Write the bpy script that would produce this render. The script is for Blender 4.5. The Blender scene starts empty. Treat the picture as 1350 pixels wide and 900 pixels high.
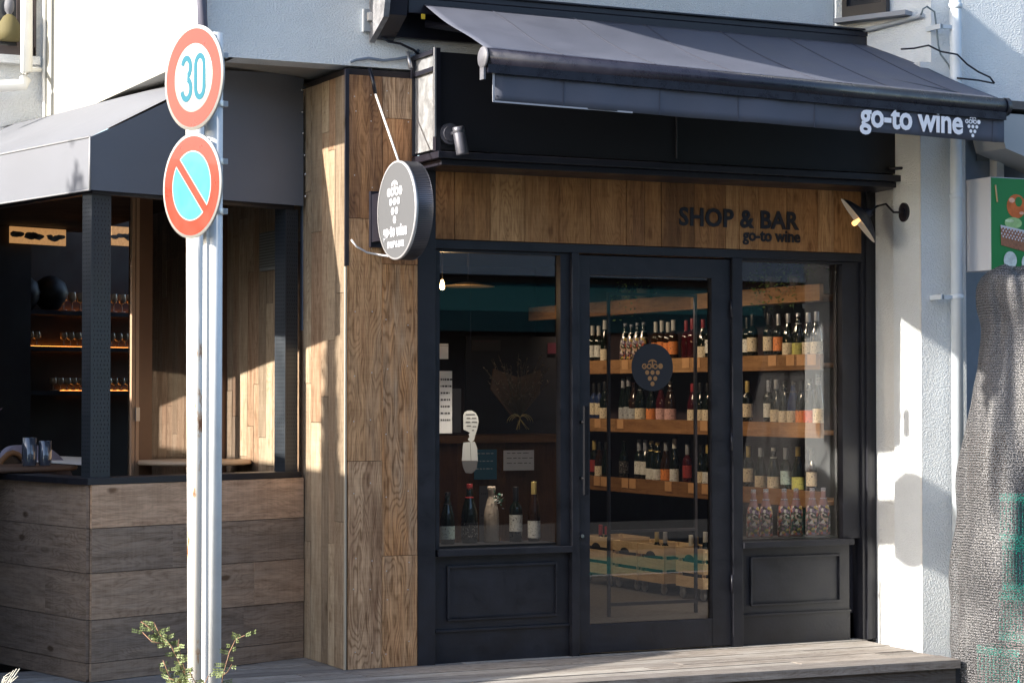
import bpy, bmesh, math, random
from math import radians, sin, cos, pi, atan, atan2, sqrt
from mathutils import Vector, Matrix
random.seed(7)
S = bpy.context.scene
COL = S.collection

# ------------------------------------------------------------ camera, sky, sun
FPX = 2870.0; YAW = radians(25.75); PIT = atan(71/FPX)
CAM = Vector((-4.674, -11.921, 1.6))
cF = Vector((sin(YAW)*cos(PIT), cos(YAW)*cos(PIT), sin(PIT)))
cR = Vector((cos(YAW), -sin(YAW), 0)); cU = cR.cross(cF)
cam = bpy.data.objects.new('camera', bpy.data.cameras.new('camera'))
COL.objects.link(cam); S.camera = cam
cam.data.sensor_width = 36; cam.data.lens = 36*FPX/1350
cam.data.clip_start = .1; cam.data.clip_end = 500
cam.matrix_world = Matrix.Translation(CAM) @ Matrix((cR, cU, -cF)).transposed().to_4x4()

SUN_EL = radians(27.7); SUN_AZ = radians(-90.2)          # azimuth from +Y towards +X
w = bpy.data.worlds.new('World'); S.world = w; w.use_nodes = True
nt = w.node_tree; bg = nt.nodes['Background']
sky = nt.nodes.new('ShaderNodeTexSky'); sky.sky_type = 'NISHITA'; sky.sun_disc = False
sky.sun_elevation = SUN_EL; sky.sun_rotation = SUN_AZ
sky.air_density = 1.0; sky.dust_density = 1.5; sky.ozone_density = 1.0
nt.links.new(sky.outputs[0], bg.inputs[0]); bg.inputs[1].default_value = .15
sd = bpy.data.lights.new('sun', 'SUN'); sd.energy = 4.7; sd.angle = radians(.6); sd.color = (1, .93, .82)
sun = bpy.data.objects.new('sun', sd); COL.objects.link(sun)
sdir = Vector((sin(SUN_AZ)*cos(SUN_EL), cos(SUN_AZ)*cos(SUN_EL), sin(SUN_EL)))
sun.rotation_euler = sdir.to_track_quat('Z', 'Y').to_euler()
S.view_settings.view_transform = 'Standard'; S.view_settings.look = 'None'
S.view_settings.exposure = 1.4; S.view_settings.gamma = 1

# ------------------------------------------------------------ helpers
def ray(x, y): return cF + cR*((x-675)/FPX) - cU*((y-450)/FPX)
def aty(x, y, Y=0.0): d = ray(x, y); return CAM + d*((Y-CAM.y)/d.y)
def atx(x, y, X=0.0): d = ray(x, y); return CAM + d*((X-CAM.x)/d.x)
def atz(x, y, Z=0.0): d = ray(x, y); return CAM + d*((Z-CAM.z)/d.z)
def atd(x, y, D): return CAM + ray(x, y)*D
def lin(c): return tuple((v/12.92 if v <= .04045 else ((v+.055)/1.055)**2.4) for v in c)
def rgb(r, g, b): return lin((r/255, g/255, b/255))

_m = {}
def mat(name, col=(.5,.5,.5), rough=.6, metal=0, emit=None, est=0, bump=0, bscale=60, var=0, vscale=6, spec=.5, coat=0, detail=4):
    if name in _m: return _m[name]
    m = bpy.data.materials.new(name); m.use_nodes = True; n = m.node_tree.nodes; L = m.node_tree.links
    b = n['Principled BSDF']; b.inputs['Base Color'].default_value = (*col, 1)
    b.inputs['Roughness'].default_value = rough; b.inputs['Metallic'].default_value = metal
    b.inputs['Specular IOR Level'].default_value = spec; b.inputs['Coat Weight'].default_value = coat
    if emit: b.inputs['Emission Color'].default_value = (*emit, 1); b.inputs['Emission Strength'].default_value = est
    tc = n.new('ShaderNodeTexCoord')
    if var:
        t = n.new('ShaderNodeTexNoise'); t.inputs['Scale'].default_value = vscale; t.inputs['Detail'].default_value = 6
        t.inputs['Roughness'].default_value = .65
        r = n.new('ShaderNodeMapRange'); r.inputs[1].default_value = .3; r.inputs[2].default_value = .7
        r.inputs[3].default_value = 1-var; r.inputs[4].default_value = 1+var*.6
        mx = n.new('ShaderNodeMix'); mx.data_type = 'RGBA'; mx.blend_type = 'MULTIPLY'; mx.inputs[0].default_value = 1
        mx.inputs[6].default_value = (*col, 1)
        L.new(tc.outputs['Object'], t.inputs[0]); L.new(t.outputs[0], r.inputs[0]); L.new(r.outputs[0], mx.inputs[7]); L.new(mx.outputs[2], b.inputs['Base Color'])
        r2 = n.new('ShaderNodeMapRange'); r2.inputs[1].default_value = .3; r2.inputs[2].default_value = .7
        r2.inputs[3].default_value = max(0, rough-.12); r2.inputs[4].default_value = min(1, rough+.12)
        L.new(t.outputs[0], r2.inputs[0]); L.new(r2.outputs[0], b.inputs['Roughness'])
    if bump:
        t = n.new('ShaderNodeTexNoise'); t.inputs['Scale'].default_value = bscale; t.inputs['Detail'].default_value = detail
        bp = n.new('ShaderNodeBump'); bp.inputs['Strength'].default_value = bump; bp.inputs['Distance'].default_value = .01
        L.new(tc.outputs['Object'], t.inputs[0]); L.new(t.outputs[0], bp.inputs['Height']); L.new(bp.outputs[0], b.inputs['Normal'])
    _m[name] = m; return m

def wood(name, cols, dark=.45, rough=.7, grain=1.0, knots=.5, greys=0):
    """plank wood: UV = metres along / across the grain, colour attribute 'pv' = per-plank random numbers"""
    if name in _m: return _m[name]
    m = bpy.data.materials.new(name); m.use_nodes = True; n = m.node_tree.nodes; L = m.node_tree.links; b = n['Principled BSDF']
    def N(t, **k):
        x = n.new(t)
        for a, v in k.items(): setattr(x, a, v)
        return x
    def M(op, a, c=None):
        x = N('ShaderNodeMath', operation=op)
        for i, v in enumerate((a, c)):
            if v is None: continue
            if isinstance(v, (int, float)): x.inputs[i].default_value = v
            else: L.new(v, x.inputs[i])
        return x.outputs[0]
    uv = N('ShaderNodeUVMap'); at = N('ShaderNodeAttribute', attribute_name='pv')
    sx = N('ShaderNodeSeparateXYZ'); L.new(at.outputs['Vector'], sx.inputs[0])
    def noise(su, sv, det=3, rg=.5):
        mp = N('ShaderNodeMapping'); mp.inputs['Scale'].default_value = (su, sv, 1); L.new(uv.outputs[0], mp.inputs[0])
        t = N('ShaderNodeTexNoise'); t.inputs['Scale'].default_value = 1; t.inputs['Detail'].default_value = det; t.inputs['Roughness'].default_value = rg
        L.new(mp.outputs[0], t.inputs[0]); return t.outputs[0]
    su = N('ShaderNodeSeparateXYZ'); L.new(uv.outputs[0], su.inputs[0])
    warp = noise(1.3, 6, 2); fine = noise(9, 330, 3, .75); mid = noise(2.2, 55, 5, .7); big = noise(1.3, 9, 4, .6); pat = noise(5, 22, 5, .7); cut = noise(70, 3, 2)
    ph = M('ADD', M('MULTIPLY', su.outputs[1], 70.0), M('MULTIPLY', warp, 34.0))
    ring = M('SINE', M('MULTIPLY', ph, 4.6))
    ring = M('POWER', M('MULTIPLY', M('ADD', ring, 1.0), .5), 2.6)
    ring = M('MULTIPLY', ring, M('ADD', M('MULTIPLY', sx.outputs[1], .8), .25))     # some planks plainer
    cr = N('ShaderNodeValToRGB'); e = cr.color_ramp.elements
    while len(e) < len(cols): e.new(.5)
    for i, c in enumerate(cols): e[i].position = i/(len(cols)-1); e[i].color = (*c, 1)
    L.new(M('ADD', sx.outputs[0], M('MULTIPLY', M('SUBTRACT', big, .5), .5)), cr.inputs[0])
    dk = M('ADD', M('ADD', M('ADD', M('MULTIPLY', ring, .42*grain), M('MULTIPLY', M('SUBTRACT', mid, .42), 1.7*grain)), M('MULTIPLY', M('SUBTRACT', fine, .42), 1.1*grain)), M('ADD', M('MULTIPLY', M('SUBTRACT', pat, .47), 1.5), M('MULTIPLY', M('SUBTRACT', cut, .5), .35)))
    vo = N('ShaderNodeTexVoronoi'); mp = N('ShaderNodeMapping'); mp.inputs['Scale'].default_value = (2.6, 5.5, 1)
    L.new(uv.outputs[0], mp.inputs[0]); L.new(mp.outputs[0], vo.inputs['Vector']); vo.inputs['Scale'].default_value = 1
    kn = N('ShaderNodeMapRange'); kn.inputs[1].default_value = .05; kn.inputs[2].default_value = .13; kn.inputs[3].default_value = knots; kn.inputs[4].default_value = 0
    L.new(vo.outputs[0], kn.inputs[0])
    tot = M('ADD', dk, kn.outputs[0]); tot = M('MAXIMUM', M('MINIMUM', tot, 1.0), 0.0)
    mx = N('ShaderNodeMix', data_type='RGBA', blend_type='MULTIPLY'); mx.inputs[7].default_value = (dark, dark*.84, dark*.7, 1)
    L.new(tot, mx.inputs[0]); L.new(cr.outputs[0], mx.inputs[6])
    L.new(mx.outputs[2], b.inputs['Base Color']); b.inputs['Roughness'].default_value = rough
    b.inputs['Specular IOR Level'].default_value = .3
    bp = N('ShaderNodeBump'); bp.inputs['Strength'].default_value = .35; bp.inputs['Distance'].default_value = .004; bp.invert = True
    L.new(tot, bp.inputs['Height']); L.new(bp.outputs[0], b.inputs['Normal'])
    _m[name] = m; return m

class MB:
    """collects shapes; build() links them as ONE mesh object"""
    def __init__(s): s.v = []; s.f = []; s.uv = []; s.pv = []; s.mi = []; s.sm = []
    def face(s, pts, uvs=None, pv=(.5,.5,.5), mi=0, smooth=False):
        k = len(s.v); s.v += [tuple(p) for p in pts]; s.f.append(tuple(range(k, k+len(pts))))
        if uvs is None:
            p0 = Vector(pts[0]); a = (Vector(pts[1])-p0); la = a.length or 1; a = a/la
            nn = (Vector(pts[1])-p0).cross(Vector(pts[-1])-p0); nn = nn.normalized() if nn.length else Vector((0,0,1)); c = nn.cross(a)
            uvs = [((Vector(p)-p0).dot(a), (Vector(p)-p0).dot(c)) for p in pts]
        s.uv += uvs; s.pv.append(pv); s.mi.append(mi); s.sm.append(smooth)
    def obox(s, o, ax, ay, az, grain=0, mi=0, pv=None, jit=True):
        """oriented box: corner o, edge vectors ax, ay, az; grain = index of the axis the grain follows"""
        o = Vector(o); A = [Vector(ax), Vector(ay), Vector(az)]
        if A[0].cross(A[1]).dot(A[2]) < 0: o = o+A[0]; A[0] = -A[0]
        if pv is None: pv = (random.random(), random.random(), random.random())
        ou, ov = (random.random()*40, random.random()*40) if jit else (0, 0)
        U = [a.normalized() for a in A]
        for i in range(3):
            j, k = (i+1) % 3, (i+2) % 3
            for side in (0, 1):
                q = [o, o+A[j], o+A[j]+A[k], o+A[k]]
                if side: q = [p+A[i] for p in q]
                else: q = q[::-1]
                if i == grain: g, c = j, k
                else: g = grain; c = k if j == grain else j
                s.face(q, [(p.dot(U[g])+ou, p.dot(U[c])+ov) for p in q], pv, mi)
    def box(s, x0, x1, y0, y1, z0, z1, **k): s.obox((x0,y0,z0), (x1-x0,0,0), (0,y1-y0,0), (0,0,z1-z0), **k)
    def bar(s, a, b, wd, th, up=(0,0,1), **k):
        a, b = Vector(a), Vector(b); d = (b-a).normalized(); u = Vector(up)
        sd_ = d.cross(u); sd_ = sd_.normalized() if sd_.length > 1e-6 else Vector((1,0,0)); u = sd_.cross(d)
        s.obox(a-sd_*wd/2-u*th/2, b-a, sd_*wd, u*th, **k)
    def tube(s, pts, r, seg=10, cap=True, mi=0, smooth=True):
        pts = [Vector(p) for p in pts]; rings = []
        rr = r if isinstance(r, (list, tuple)) else [r]*len(pts)
        ref = Vector((0, 0, 1))
        for i, p in enumerate(pts):
            d = (pts[min(i+1, len(pts)-1)]-pts[max(i-1, 0)]).normalized()
            u = d.cross(ref)
            if u.length < .05: u = d.cross(Vector((1, 0, 0)))
            u.normalize(); v_ = d.cross(u)
            rings.append([p+(u*cos(2*pi*k/seg)+v_*sin(2*pi*k/seg))*rr[i] for k in range(seg)])
        for i in range(len(rings)-1):
            for k in range(seg):
                k2 = (k+1) % seg; s.face([rings[i][k], rings[i+1][k], rings[i+1][k2], rings[i][k2]], mi=mi, smooth=smooth)
        if cap: s.face(rings[0][::1], mi=mi); s.face(rings[-1][::-1], mi=mi)
    def lathe(s, prof, c=(0,0,0), seg=20, axis=(0,0,1), mi=0, sx=1, a0=0, a1=2*pi):
        c = Vector(c); z = Vector(axis).normalized(); x = z.orthogonal().normalized() if abs(z.z) < .99 else Vector((1,0,0)); y = z.cross(x)
        n_ = seg; full = abs(a1-a0-2*pi) < 1e-6
        R_ = [[c+z*h+(x*cos(a0+(a1-a0)*k/n_)+y*sin(a0+(a1-a0)*k/n_))*r for k in range(n_+1)] for r, h in prof]
        for i in range(len(prof)-1):
            for k in range(n_):
                q = [R_[i][k], R_[i][k+1], R_[i+1][k+1], R_[i+1][k]]
                u0, u1 = k/n_, (k+1)/n_; v0, v1 = prof[i][1], prof[i+1][1]
                if (q[0]-q[1]).length < 1e-7: q = [q[0], q[2], q[3]]; uu = [(u0,v0),(u1,v1),(u0,v1)]
                elif (q[2]-q[3]).length < 1e-7: q = q[:3]; uu = [(u0,v0),(u1,v0),(u1,v1)]
                else: uu = [(u0,v0),(u1,v0),(u1,v1),(u0,v1)]
                s.face(q, uu, mi=mi, smooth=True)
    def disc(s, c, axis, r, seg=40, ry=None, mi=0, th=.0):
        z = Vector(axis).normalized(); up = Vector((0,0,1)); x = up.cross(z); x = x.normalized() if x.length > .1 else Vector((1,0,0)); y = z.cross(x)
        ry = ry or r; c = Vector(c)
        p = [c+x*r*cos(2*pi*k/seg)+y*ry*sin(2*pi*k/seg) for k in range(seg)]
        s.face(p, [(.5+.5*cos(2*pi*k/seg), .5+.5*sin(2*pi*k/seg)) for k in range(seg)], mi=mi)
        if th:
            b_ = [q-z*th for q in p]; s.face(b_[::-1], mi=mi)
            for k in range(seg): k2 = (k+1) % seg; s.face([p[k], b_[k], b_[k2], p[k2]], mi=mi, smooth=False)
    def prism(s, poly, ext, mi=0, pv=(.5,.5,.5)):
        P = [Vector(p) for p in poly]; e = Vector(ext)
        n_ = (P[1]-P[0]).cross(P[2]-P[0])
        if n_.dot(e) > 0: P = P[::-1]
        s.face(P, mi=mi, pv=pv); s.face([p+e for p in P[::-1]], mi=mi, pv=pv)
        for i in range(len(P)): j = (i+1) % len(P); s.face([P[j], P[i], P[i]+e, P[j]+e], mi=mi, pv=pv)
    def build(s, name, m, parent=None, bevel=0, merge=False):
        me = bpy.data.meshes.new(name); me.from_pydata(s.v, [], s.f)
        for x in (m if isinstance(m, (list, tuple)) else [m]): me.materials.append(x)
        u = me.uv_layers.new(name='UVMap'); u.data.foreach_set('uv', [c for t in s.uv for c in t])
        a = me.attributes.new('pv', 'FLOAT_VECTOR', 'FACE'); a.data.foreach_set('vector', [c for t in s.pv for c in t])
        me.polygons.foreach_set('material_index', s.mi); me.polygons.foreach_set('use_smooth', s.sm)
        if merge or any(s.sm) or bevel:
            b = bmesh.new(); b.from_mesh(me); bmesh.ops.remove_doubles(b, verts=b.verts, dist=1e-5)
            if bevel: bmesh.ops.bevel(b, geom=[e for e in b.edges if len(e.link_faces) == 2 and e.calc_face_angle(0) > .5], offset=bevel, segments=2, profile=.6, affect='EDGES', clamp_overlap=True)
            b.to_mesh(me); b.free()
        me.update()
        o = bpy.data.objects.new(name, me); COL.objects.link(o)
        if parent: o.parent = parent; o.matrix_parent_inverse = parent.matrix_basis.inverted()
        return o

def tag(o, label, cat, group=None):
    o['label'] = label; o['category'] = cat
    if group: o['group'] = group
    return o
def thing(name, label, cat, loc=(0,0,0), rz=0, group=None):
    o = bpy.data.objects.new(name, None); COL.objects.link(o); o.location = loc; o.rotation_euler = (0,0,rz); o.empty_display_size = .1
    return tag(o, label, cat, group)
def lmesh(mb, name, m, parent, **k):      # mesh given in the thing's LOCAL coordinates
    o = mb.build(name, m, None, **k); o.parent = parent; return o
def struct(o): o['kind'] = 'structure'; return o
def dup(root, loc, rz, label, group=None):
    r = root.copy(); COL.objects.link(r); r.location = loc; r.rotation_euler = (0,0,rz); r['label'] = label
    if group: r['group'] = group
    for ch in list(root.children):
        c = ch.copy(); COL.objects.link(c); c.parent = r
    return r
def text(body, size, o, xd, yd, m, name, parent, depth=.002, bold=0, space=1, sx=1.0, align='LEFT'):
    cu = bpy.data.curves.new('t', 'FONT'); cu.body = body; cu.size = size; cu.extrude = depth; cu.offset = bold; cu.space_character = space; cu.align_x = align
    cu.resolution_u = 3
    ob = bpy.data.objects.new('t', cu); COL.objects.link(ob); bpy.context.view_layer.update()
    me = bpy.data.meshes.new_from_object(ob.evaluated_get(bpy.context.evaluated_depsgraph_get()))
    bpy.data.objects.remove(ob)
    xd = Vector(xd).normalized(); yd = Vector(yd).normalized(); zd = xd.cross(yd)
    me.transform(Matrix.Translation(o) @ Matrix((xd, yd, zd)).transposed().to_4x4() @ Matrix.Diagonal((sx, 1, 1, 1)))
    me.materials.clear(); me.materials.append(m)
    r = bpy.data.objects.new(name, me); COL.objects.link(r)
    if parent: r.parent = parent; r.matrix_parent_inverse = parent.matrix_basis.inverted()
    return r
ZU = Vector((0,0,1))

# ------------------------------------------------------------ materials
def stucco(name, col, b=.4, sc=85):
    m = mat(name, col, .9, var=.1, vscale=1.3, spec=.2)
    n = m.node_tree.nodes; L = m.node_tree.links; P = n['Principled BSDF']
    if any(x.type == 'BUMP' for x in n): return m
    tc = n.new('ShaderNodeTexCoord'); t = n.new('ShaderNodeTexNoise'); t.inputs['Scale'].default_value = sc; t.inputs['Detail'].default_value = 2.5
    mp = n.new('ShaderNodeMapping'); mp.inputs['Scale'].default_value = (1, 1, 1.35)
    r = n.new('ShaderNodeMapRange'); r.inputs[1].default_value = .42; r.inputs[2].default_value = .62
    bp = n.new('ShaderNodeBump'); bp.inputs['Strength'].default_value = b; bp.inputs['Distance'].default_value = .012
    L.new(tc.outputs['Object'], mp.inputs[0]); L.new(mp.outputs[0], t.inputs[0]); L.new(t.outputs[0], r.inputs[0]); L.new(r.outputs[0], bp.inputs['Height']); L.new(bp.outputs[0], P.inputs['Normal'])
    return m
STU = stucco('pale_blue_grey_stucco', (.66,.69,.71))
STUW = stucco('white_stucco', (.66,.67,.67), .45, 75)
STU_SUN = mat('sunlit_stucco', (.35,.345,.31), .85, bump=.06, bscale=20, var=.03)  # same stucco as the facade; its sunlit tone is put into the colour
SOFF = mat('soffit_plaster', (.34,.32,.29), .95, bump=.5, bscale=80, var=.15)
BLK = mat('dark_navy_frame_paint', (.0135,.014,.020), .46, var=.38, vscale=7, bump=.08, bscale=45)
BLK2 = mat('black_metal', (.012,.012,.020), .38, var=.2, vscale=4)
PERF = mat('perforated_post_steel', (.024,.03,.038), .4, metal=.0, var=.15)
FAB = mat('charcoal_canvas', (.078,.086,.12), .75, bump=.1, bscale=260, var=.16, vscale=2.5)
FABG = mat('grey_canvas', (.145,.152,.175), .8, bump=.08, bscale=260, var=.08, vscale=3)
ALU = mat('weathered_aluminium', (.42,.43,.45), .45, metal=.6, var=.25, vscale=14, bump=.3, bscale=18)
WHT = mat('white_paint', (.78,.77,.74), .45, var=.06)
WPLAST = mat('white_plastic', (.62,.64,.66), .4, var=.08)
LET = mat('white_lettering', (.82,.82,.88), .6)
DLET = mat('black_lettering', (.008,.008,.014), .5)
OLDW = wood('reclaimed_oak_cladding', [(.13,.065,.035),(.52,.26,.12),(.62,.36,.18),(.38,.25,.16),(.68,.45,.27),(.25,.13,.07),(.58,.30,.13),(.46,.34,.23)], dark=.33, grain=1.15)
OLDS = wood('reclaimed_pale_cladding', [(.26,.20,.14),(.44,.34,.24),(.34,.22,.14),(.50,.40,.28),(.30,.22,.15)], dark=.4, grain=1.0)
BANDW = wood('sign_band_boards', [(.20,.095,.04),(.48,.24,.09),(.28,.13,.055),(.58,.33,.15),(.36,.17,.065),(.52,.27,.11)], dark=.42, grain=1.0)
SCAF = wood('weathered_scaffold_boards', [(.24,.185,.15),(.33,.245,.185),(.46,.33,.235),(.62,.41,.27),(.74,.48,.31)], dark=.32, grain=.8, knots=.9)
DECK = wood('grey_deck_boards', [(.30,.285,.27),(.42,.40,.37),(.22,.205,.195),(.36,.33,.30)], dark=.38, grain=1.0, knots=.2, rough=.85)
SHELFW = wood('shelf_beam_wood', [(.22,.10,.035),(.33,.17,.07),(.17,.08,.03),(.38,.21,.09)], dark=.45, grain=.7)
PINE = wood('pale_pine_crate', [(.66,.48,.27),(.76,.58,.36),(.58,.41,.22)], dark=.6, grain=.5, knots=.5)
BROWNW = wood('brown_interior_wood', [(.10,.045,.02),(.15,.07,.03),(.08,.035,.018)], dark=.5, grain=.6)
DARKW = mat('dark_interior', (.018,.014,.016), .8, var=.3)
def glassmat(name, ior=1.55, tint=(.86,.9,.9)):
    m = bpy.data.materials.new(name); m.use_nodes = True; n = m.node_tree.nodes; L = m.node_tree.links
    n.remove(n['Principled BSDF']); o = n['Material Output']
    t = n.new('ShaderNodeBsdfTransparent'); t.inputs[0].default_value = (*tint, 1)
    g = n.new('ShaderNodeBsdfGlossy'); g.inputs['Roughness'].default_value = 0.0; g.inputs[0].default_value = (1,1,1,1)
    f = n.new('ShaderNodeFresnel'); f.inputs[0].default_value = ior; mx = n.new('ShaderNodeMixShader')
    L.new(f.outputs[0], mx.inputs[0]); L.new(t.outputs[0], mx.inputs[1]); L.new(g.outputs[0], mx.inputs[2]); L.new(mx.outputs[0], o.inputs[0]); return m
GLASS = glassmat('window_glass', 1.9, (.90,.92,.92))
BGLASS = {}
def bottleglass(name, col, rough=.06): return mat(name, col, rough, spec=.8, coat=.3)
DKB = bottleglass('dark_green_bottle_glass', (.006,.010,.008)); BRB = bottleglass('brown_bottle_glass', (.025,.012,.007))
CLR = bottleglass('pale_rose_bottle_glass', (.22,.12,.12)); BLB = bottleglass('blue_bottle_glass', (.02,.035,.10)); REDB = bottleglass('red_bottle_glass', (.05,.006,.01))

# ------------------------------------------------------------ ground
asph = mat('asphalt', (.06,.06,.065), .9, bump=.5, bscale=220, var=.25, vscale=40)
g = MB(); g.face([(-150,-150,-.22),(150,-150,-.22),(150,150,-.22),(-150,150,-.22)]); struct(g.build('road', asph))
g = MB(); g.box(-60,60,-60,-7.3,-.3,-.216); g.v = g.v
gp = MB(); gp.face([(-60,-9.6,-.216),(60,-9.6,-.216),(60,-7.6,-.216),(-60,-7.6,-.216)])
struct(gp.build('green_painted_road_strip', mat('green_road_paint', (.012,.13,.11), .8, var=.2, bump=.3, bscale=200)))
gp = MB(); gp.face([(-60,-7.55,-.215),(60,-7.55,-.215),(60,-7.4,-.215),(-60,-7.4,-.215)])
struct(gp.build('road_marking', mat('road_marking_paint', (.38,.38,.37), .8, var=.2)))
cc = mat('asphalt_pavement', (.06,.06,.062), .9, bump=.3, bscale=90, var=.2)
gp = MB(); gp.box(-60,60,-13.9,-10.6,-.3,-.1); struct(gp.build('pavement', cc, bevel=.01))

# deck ---------------------------------------------------------
deck = thing('wooden_deck', 'weathered grey plank deck forming the step below the wine shop door', 'deck', (1, -.6, -.2))
d = MB()
def fy(x): return -1.13-.032*(x-1.1)          # front edge
yy = .12
rows = [.74, .58, .42, .26, .10, -.06, -.21, -.36, -.51, -.66, -.81, -.96]
for i in range(len(rows)-1):
    x = -2.2; XE = 3.64 if rows[i] < .15 else .3
    xs_ = [x]
    while x < XE-.2: x += random.uniform(1.6, 3.2); xs_.append(min(x, XE))
    for a, b in zip(xs_, xs_[1:]):
        if b-a < .05: continue
        y1, y0 = rows[i]-.004, rows[i+1]+.003
        xe = b if b < 3.6 else 3.62+.12*((y0+y1)/2+.1)
        dz = random.uniform(-.003, .0015)
        d.box(a+.002, xe-.002, y0, y1, -.035+dz, dz, pv=None)
d.prism([(-2.2,-.963,-.045),(3.53,-.963,-.045),(3.505,fy(3.5),-.045),(-2.2,fy(-2.2),-.045)], (0,0,.05), pv=(.7,.3,.5))
d.build('top_boards', DECK, deck)
d = MB()
d.obox((-2.2, fy(-2.2)+.03, -.2), (5.69, fy(3.49)-fy(-2.2), 0), (0,.05,0), (0,0,.153), pv=(.1,.9,.2))
d.build('riser', wood('dark_weathered_riser', [(.12,.11,.105),(.17,.155,.15),(.10,.09,.085)], dark=.5, grain=1.0, rough=.9), deck)
d = MB(); d.obox((3.49, fy(3.49)+.04, -.2), (.04,0,0), (.13,1.05,0), (0,0,.15)); d.build('end_board', mat('end_board', (.03,.03,.035), .8), deck)
d = MB(); d.box(-2.2, 3.45, -1.0, -.0, -.2, -.06); d.build('joists', mat('joist', (.02,.018,.016), .9), deck)

# ------------------------------------------------------------ building over the shops
bld = thing('shop_building', 'pale blue stuccoed upper storey over the wine shop with sunlit-toned side wall', 'building', (0, 0, 0))
ZB = 3.54; ZT = 9.0; XL = -.878
def wall(pts, name, m, parent, th=(0,.2,0)):
    b = MB(); b.prism(pts, th); return b.build(name, m, parent)
wall([(XL-.013,0,ZB),(3.42,0,ZB),(3.42,0,ZT),(XL-.013,0,ZT)], 'facade_wall', STU, bld)
wall([(XL-.012,0.012,ZB),(XL-.012,3.72,ZB),(XL-.012,3.72,ZT),(XL-.012,0.012,ZT)], 'side_wall', STU_SUN, bld, (.2,0,0))
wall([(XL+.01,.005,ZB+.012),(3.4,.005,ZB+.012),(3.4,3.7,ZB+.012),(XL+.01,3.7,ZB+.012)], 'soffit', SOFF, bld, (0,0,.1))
# recessed wall left of the side wall, with its window
rc = Y_REC = 3.74
rp = lambda x, y: aty(x, y, rc)
p1 = rp(52, 0); 
wall([(-6.5,rc,3.02),(XL-.02,rc,3.02),(XL-.02,rc,ZT),(-6.5,rc,ZT)], 'recessed_wall', STUW, bld)
# wing walls
wa, wb = Vector((3.75,.06,0)), Vector((3.655,-.625,0))
def quad(a, b, z0, z1): return [Vector((a.x,a.y,z0)), Vector((b.x,b.y,z0)), Vector((b.x,b.y,z1)), Vector((a.x,a.y,z1))]
wall(quad(wa, wb, -.22, 3.72), 'wing_wall', STUW, bld, (.3,.02,0))
wall(quad(wb+Vector((.003,0,0)), Vector((3.98,-.66,0)), -.22, 3.72), 'pier_face', STU, bld, (0,.3,0))
ua, ub = Vector((3.42,.03,0)), Vector((3.735,-.635,0))
wall(quad(ua, ub, 3.7, ZT), 'upper_wing_wall', STU, bld, (.3,.05,0))
wall(quad(ub+Vector((.002,.001,0)), Vector((6.5,-.9,0)), 3.42, ZT), 'upper_front_wall', STU, bld, (0,.3,0))
# window in the upper wing wall
def onw(x, y, off=0.0):
    nrm = (ub-ua).cross(ZU).normalized()
    if nrm.dot(CAM-ua) < 0: nrm = -nrm
    dd = ray(x, y); t = (ua+nrm*off-CAM).dot(nrm)/dd.dot(nrm); return CAM+dd*t
wn = MB(); q = [onw(1113,30,.03), onw(1171,12,.03)]; e = q[1]-q[0]; e.z = 0
wz = (q[0].z+q[1].z)/2
nrm = (ub-ua).cross(ZU).normalized(); nrm = nrm if nrm.dot(CAM-ua) > 0 else -nrm
o0 = Vector((q[0].x, q[0].y, wz))-nrm*.02; en = e.normalized()
for s_, l_, zz, hh in ((0,.035,0,1.1),(e.length-.035,.035,0,1.1)): wn.obox(o0+en*s_, en*l_, nrm*.05, ZU*hh)
wn.obox(o0+en*.035, en*(e.length-.07), nrm*.05, ZU*.07)
wo = wn.build('window_frame', BLK2, bld)
wn = MB(); wn.obox(o0+en*.035+ZU*.07-nrm*.0, en*(e.length-.07), nrm*.02, ZU*1.1); wn.build('pane', mat('dark_pane', (.02,.022,.03), .08), wo)
wn = MB(); s0 = o0-en*.04-ZU*.035; wn.obox(s0, en*(e.length+.2), nrm*.09, ZU*.03); wn.build('window_sill', mat('sill', (.30,.31,.34), .7), wo)

# left recessed window
lw = MB(); a = rp(-40, 72); b_ = rp(27.5, 75)
fx0, fx1, fz0 = a.x, b_.x, b_.z
lw.box(fx0, rp(45,60).x, rc-.03, rc+.02, fz0, fz0+.07); lw.box(rp(43,60).x, rp(46.5,60).x, rc-.03, rc+.02, fz0, fz0+1.6); lw.box(rp(21,60).x, rp(27,60).x, rc-.025, rc+.02, fz0+.07, fz0+1.6)
wfr = lw.build('window_frame', mat('brown_window_frame', (.06,.045,.045), .6), bld)
lw = MB(); lw.box(fx0, rp(43,60).x, rc-.01, rc-.004, fz0+.07, fz0+1.6); lw.build('pane', mat('smoky_pane', (.05,.055,.065), .1), wfr)
lw = MB(); lw.box(fx0, rp(50,60).x, rc-.08, rc-.031, fz0-.06, fz0-.002); lw.build('window_sill', STUW, wfr)
# figurine in that window
fig = thing('bust_figurine', 'small pale statue of a person in yellow robe behind upper left window', 'statue', aty(12, 52, rc-.06))
f_ = MB(); c0 = aty(12, 54, rc-.06)
f_.lathe([(0,.0),(.075,0),(.085,.06),(.075,.12),(.045,.17),(.02,.19)], c0, 16); f_.build('robe', mat('yellow_cloth', (.12,.10,.04), .8), fig)
f_ = MB(); f_.lathe([(.018,.175),(.02,.2),(.032,.215),(.037,.25),(.033,.285),(.02,.30),(0,.305)], c0, 14); f_.build('head', mat('grey_stone', (.14,.14,.16), .7), fig)

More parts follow.
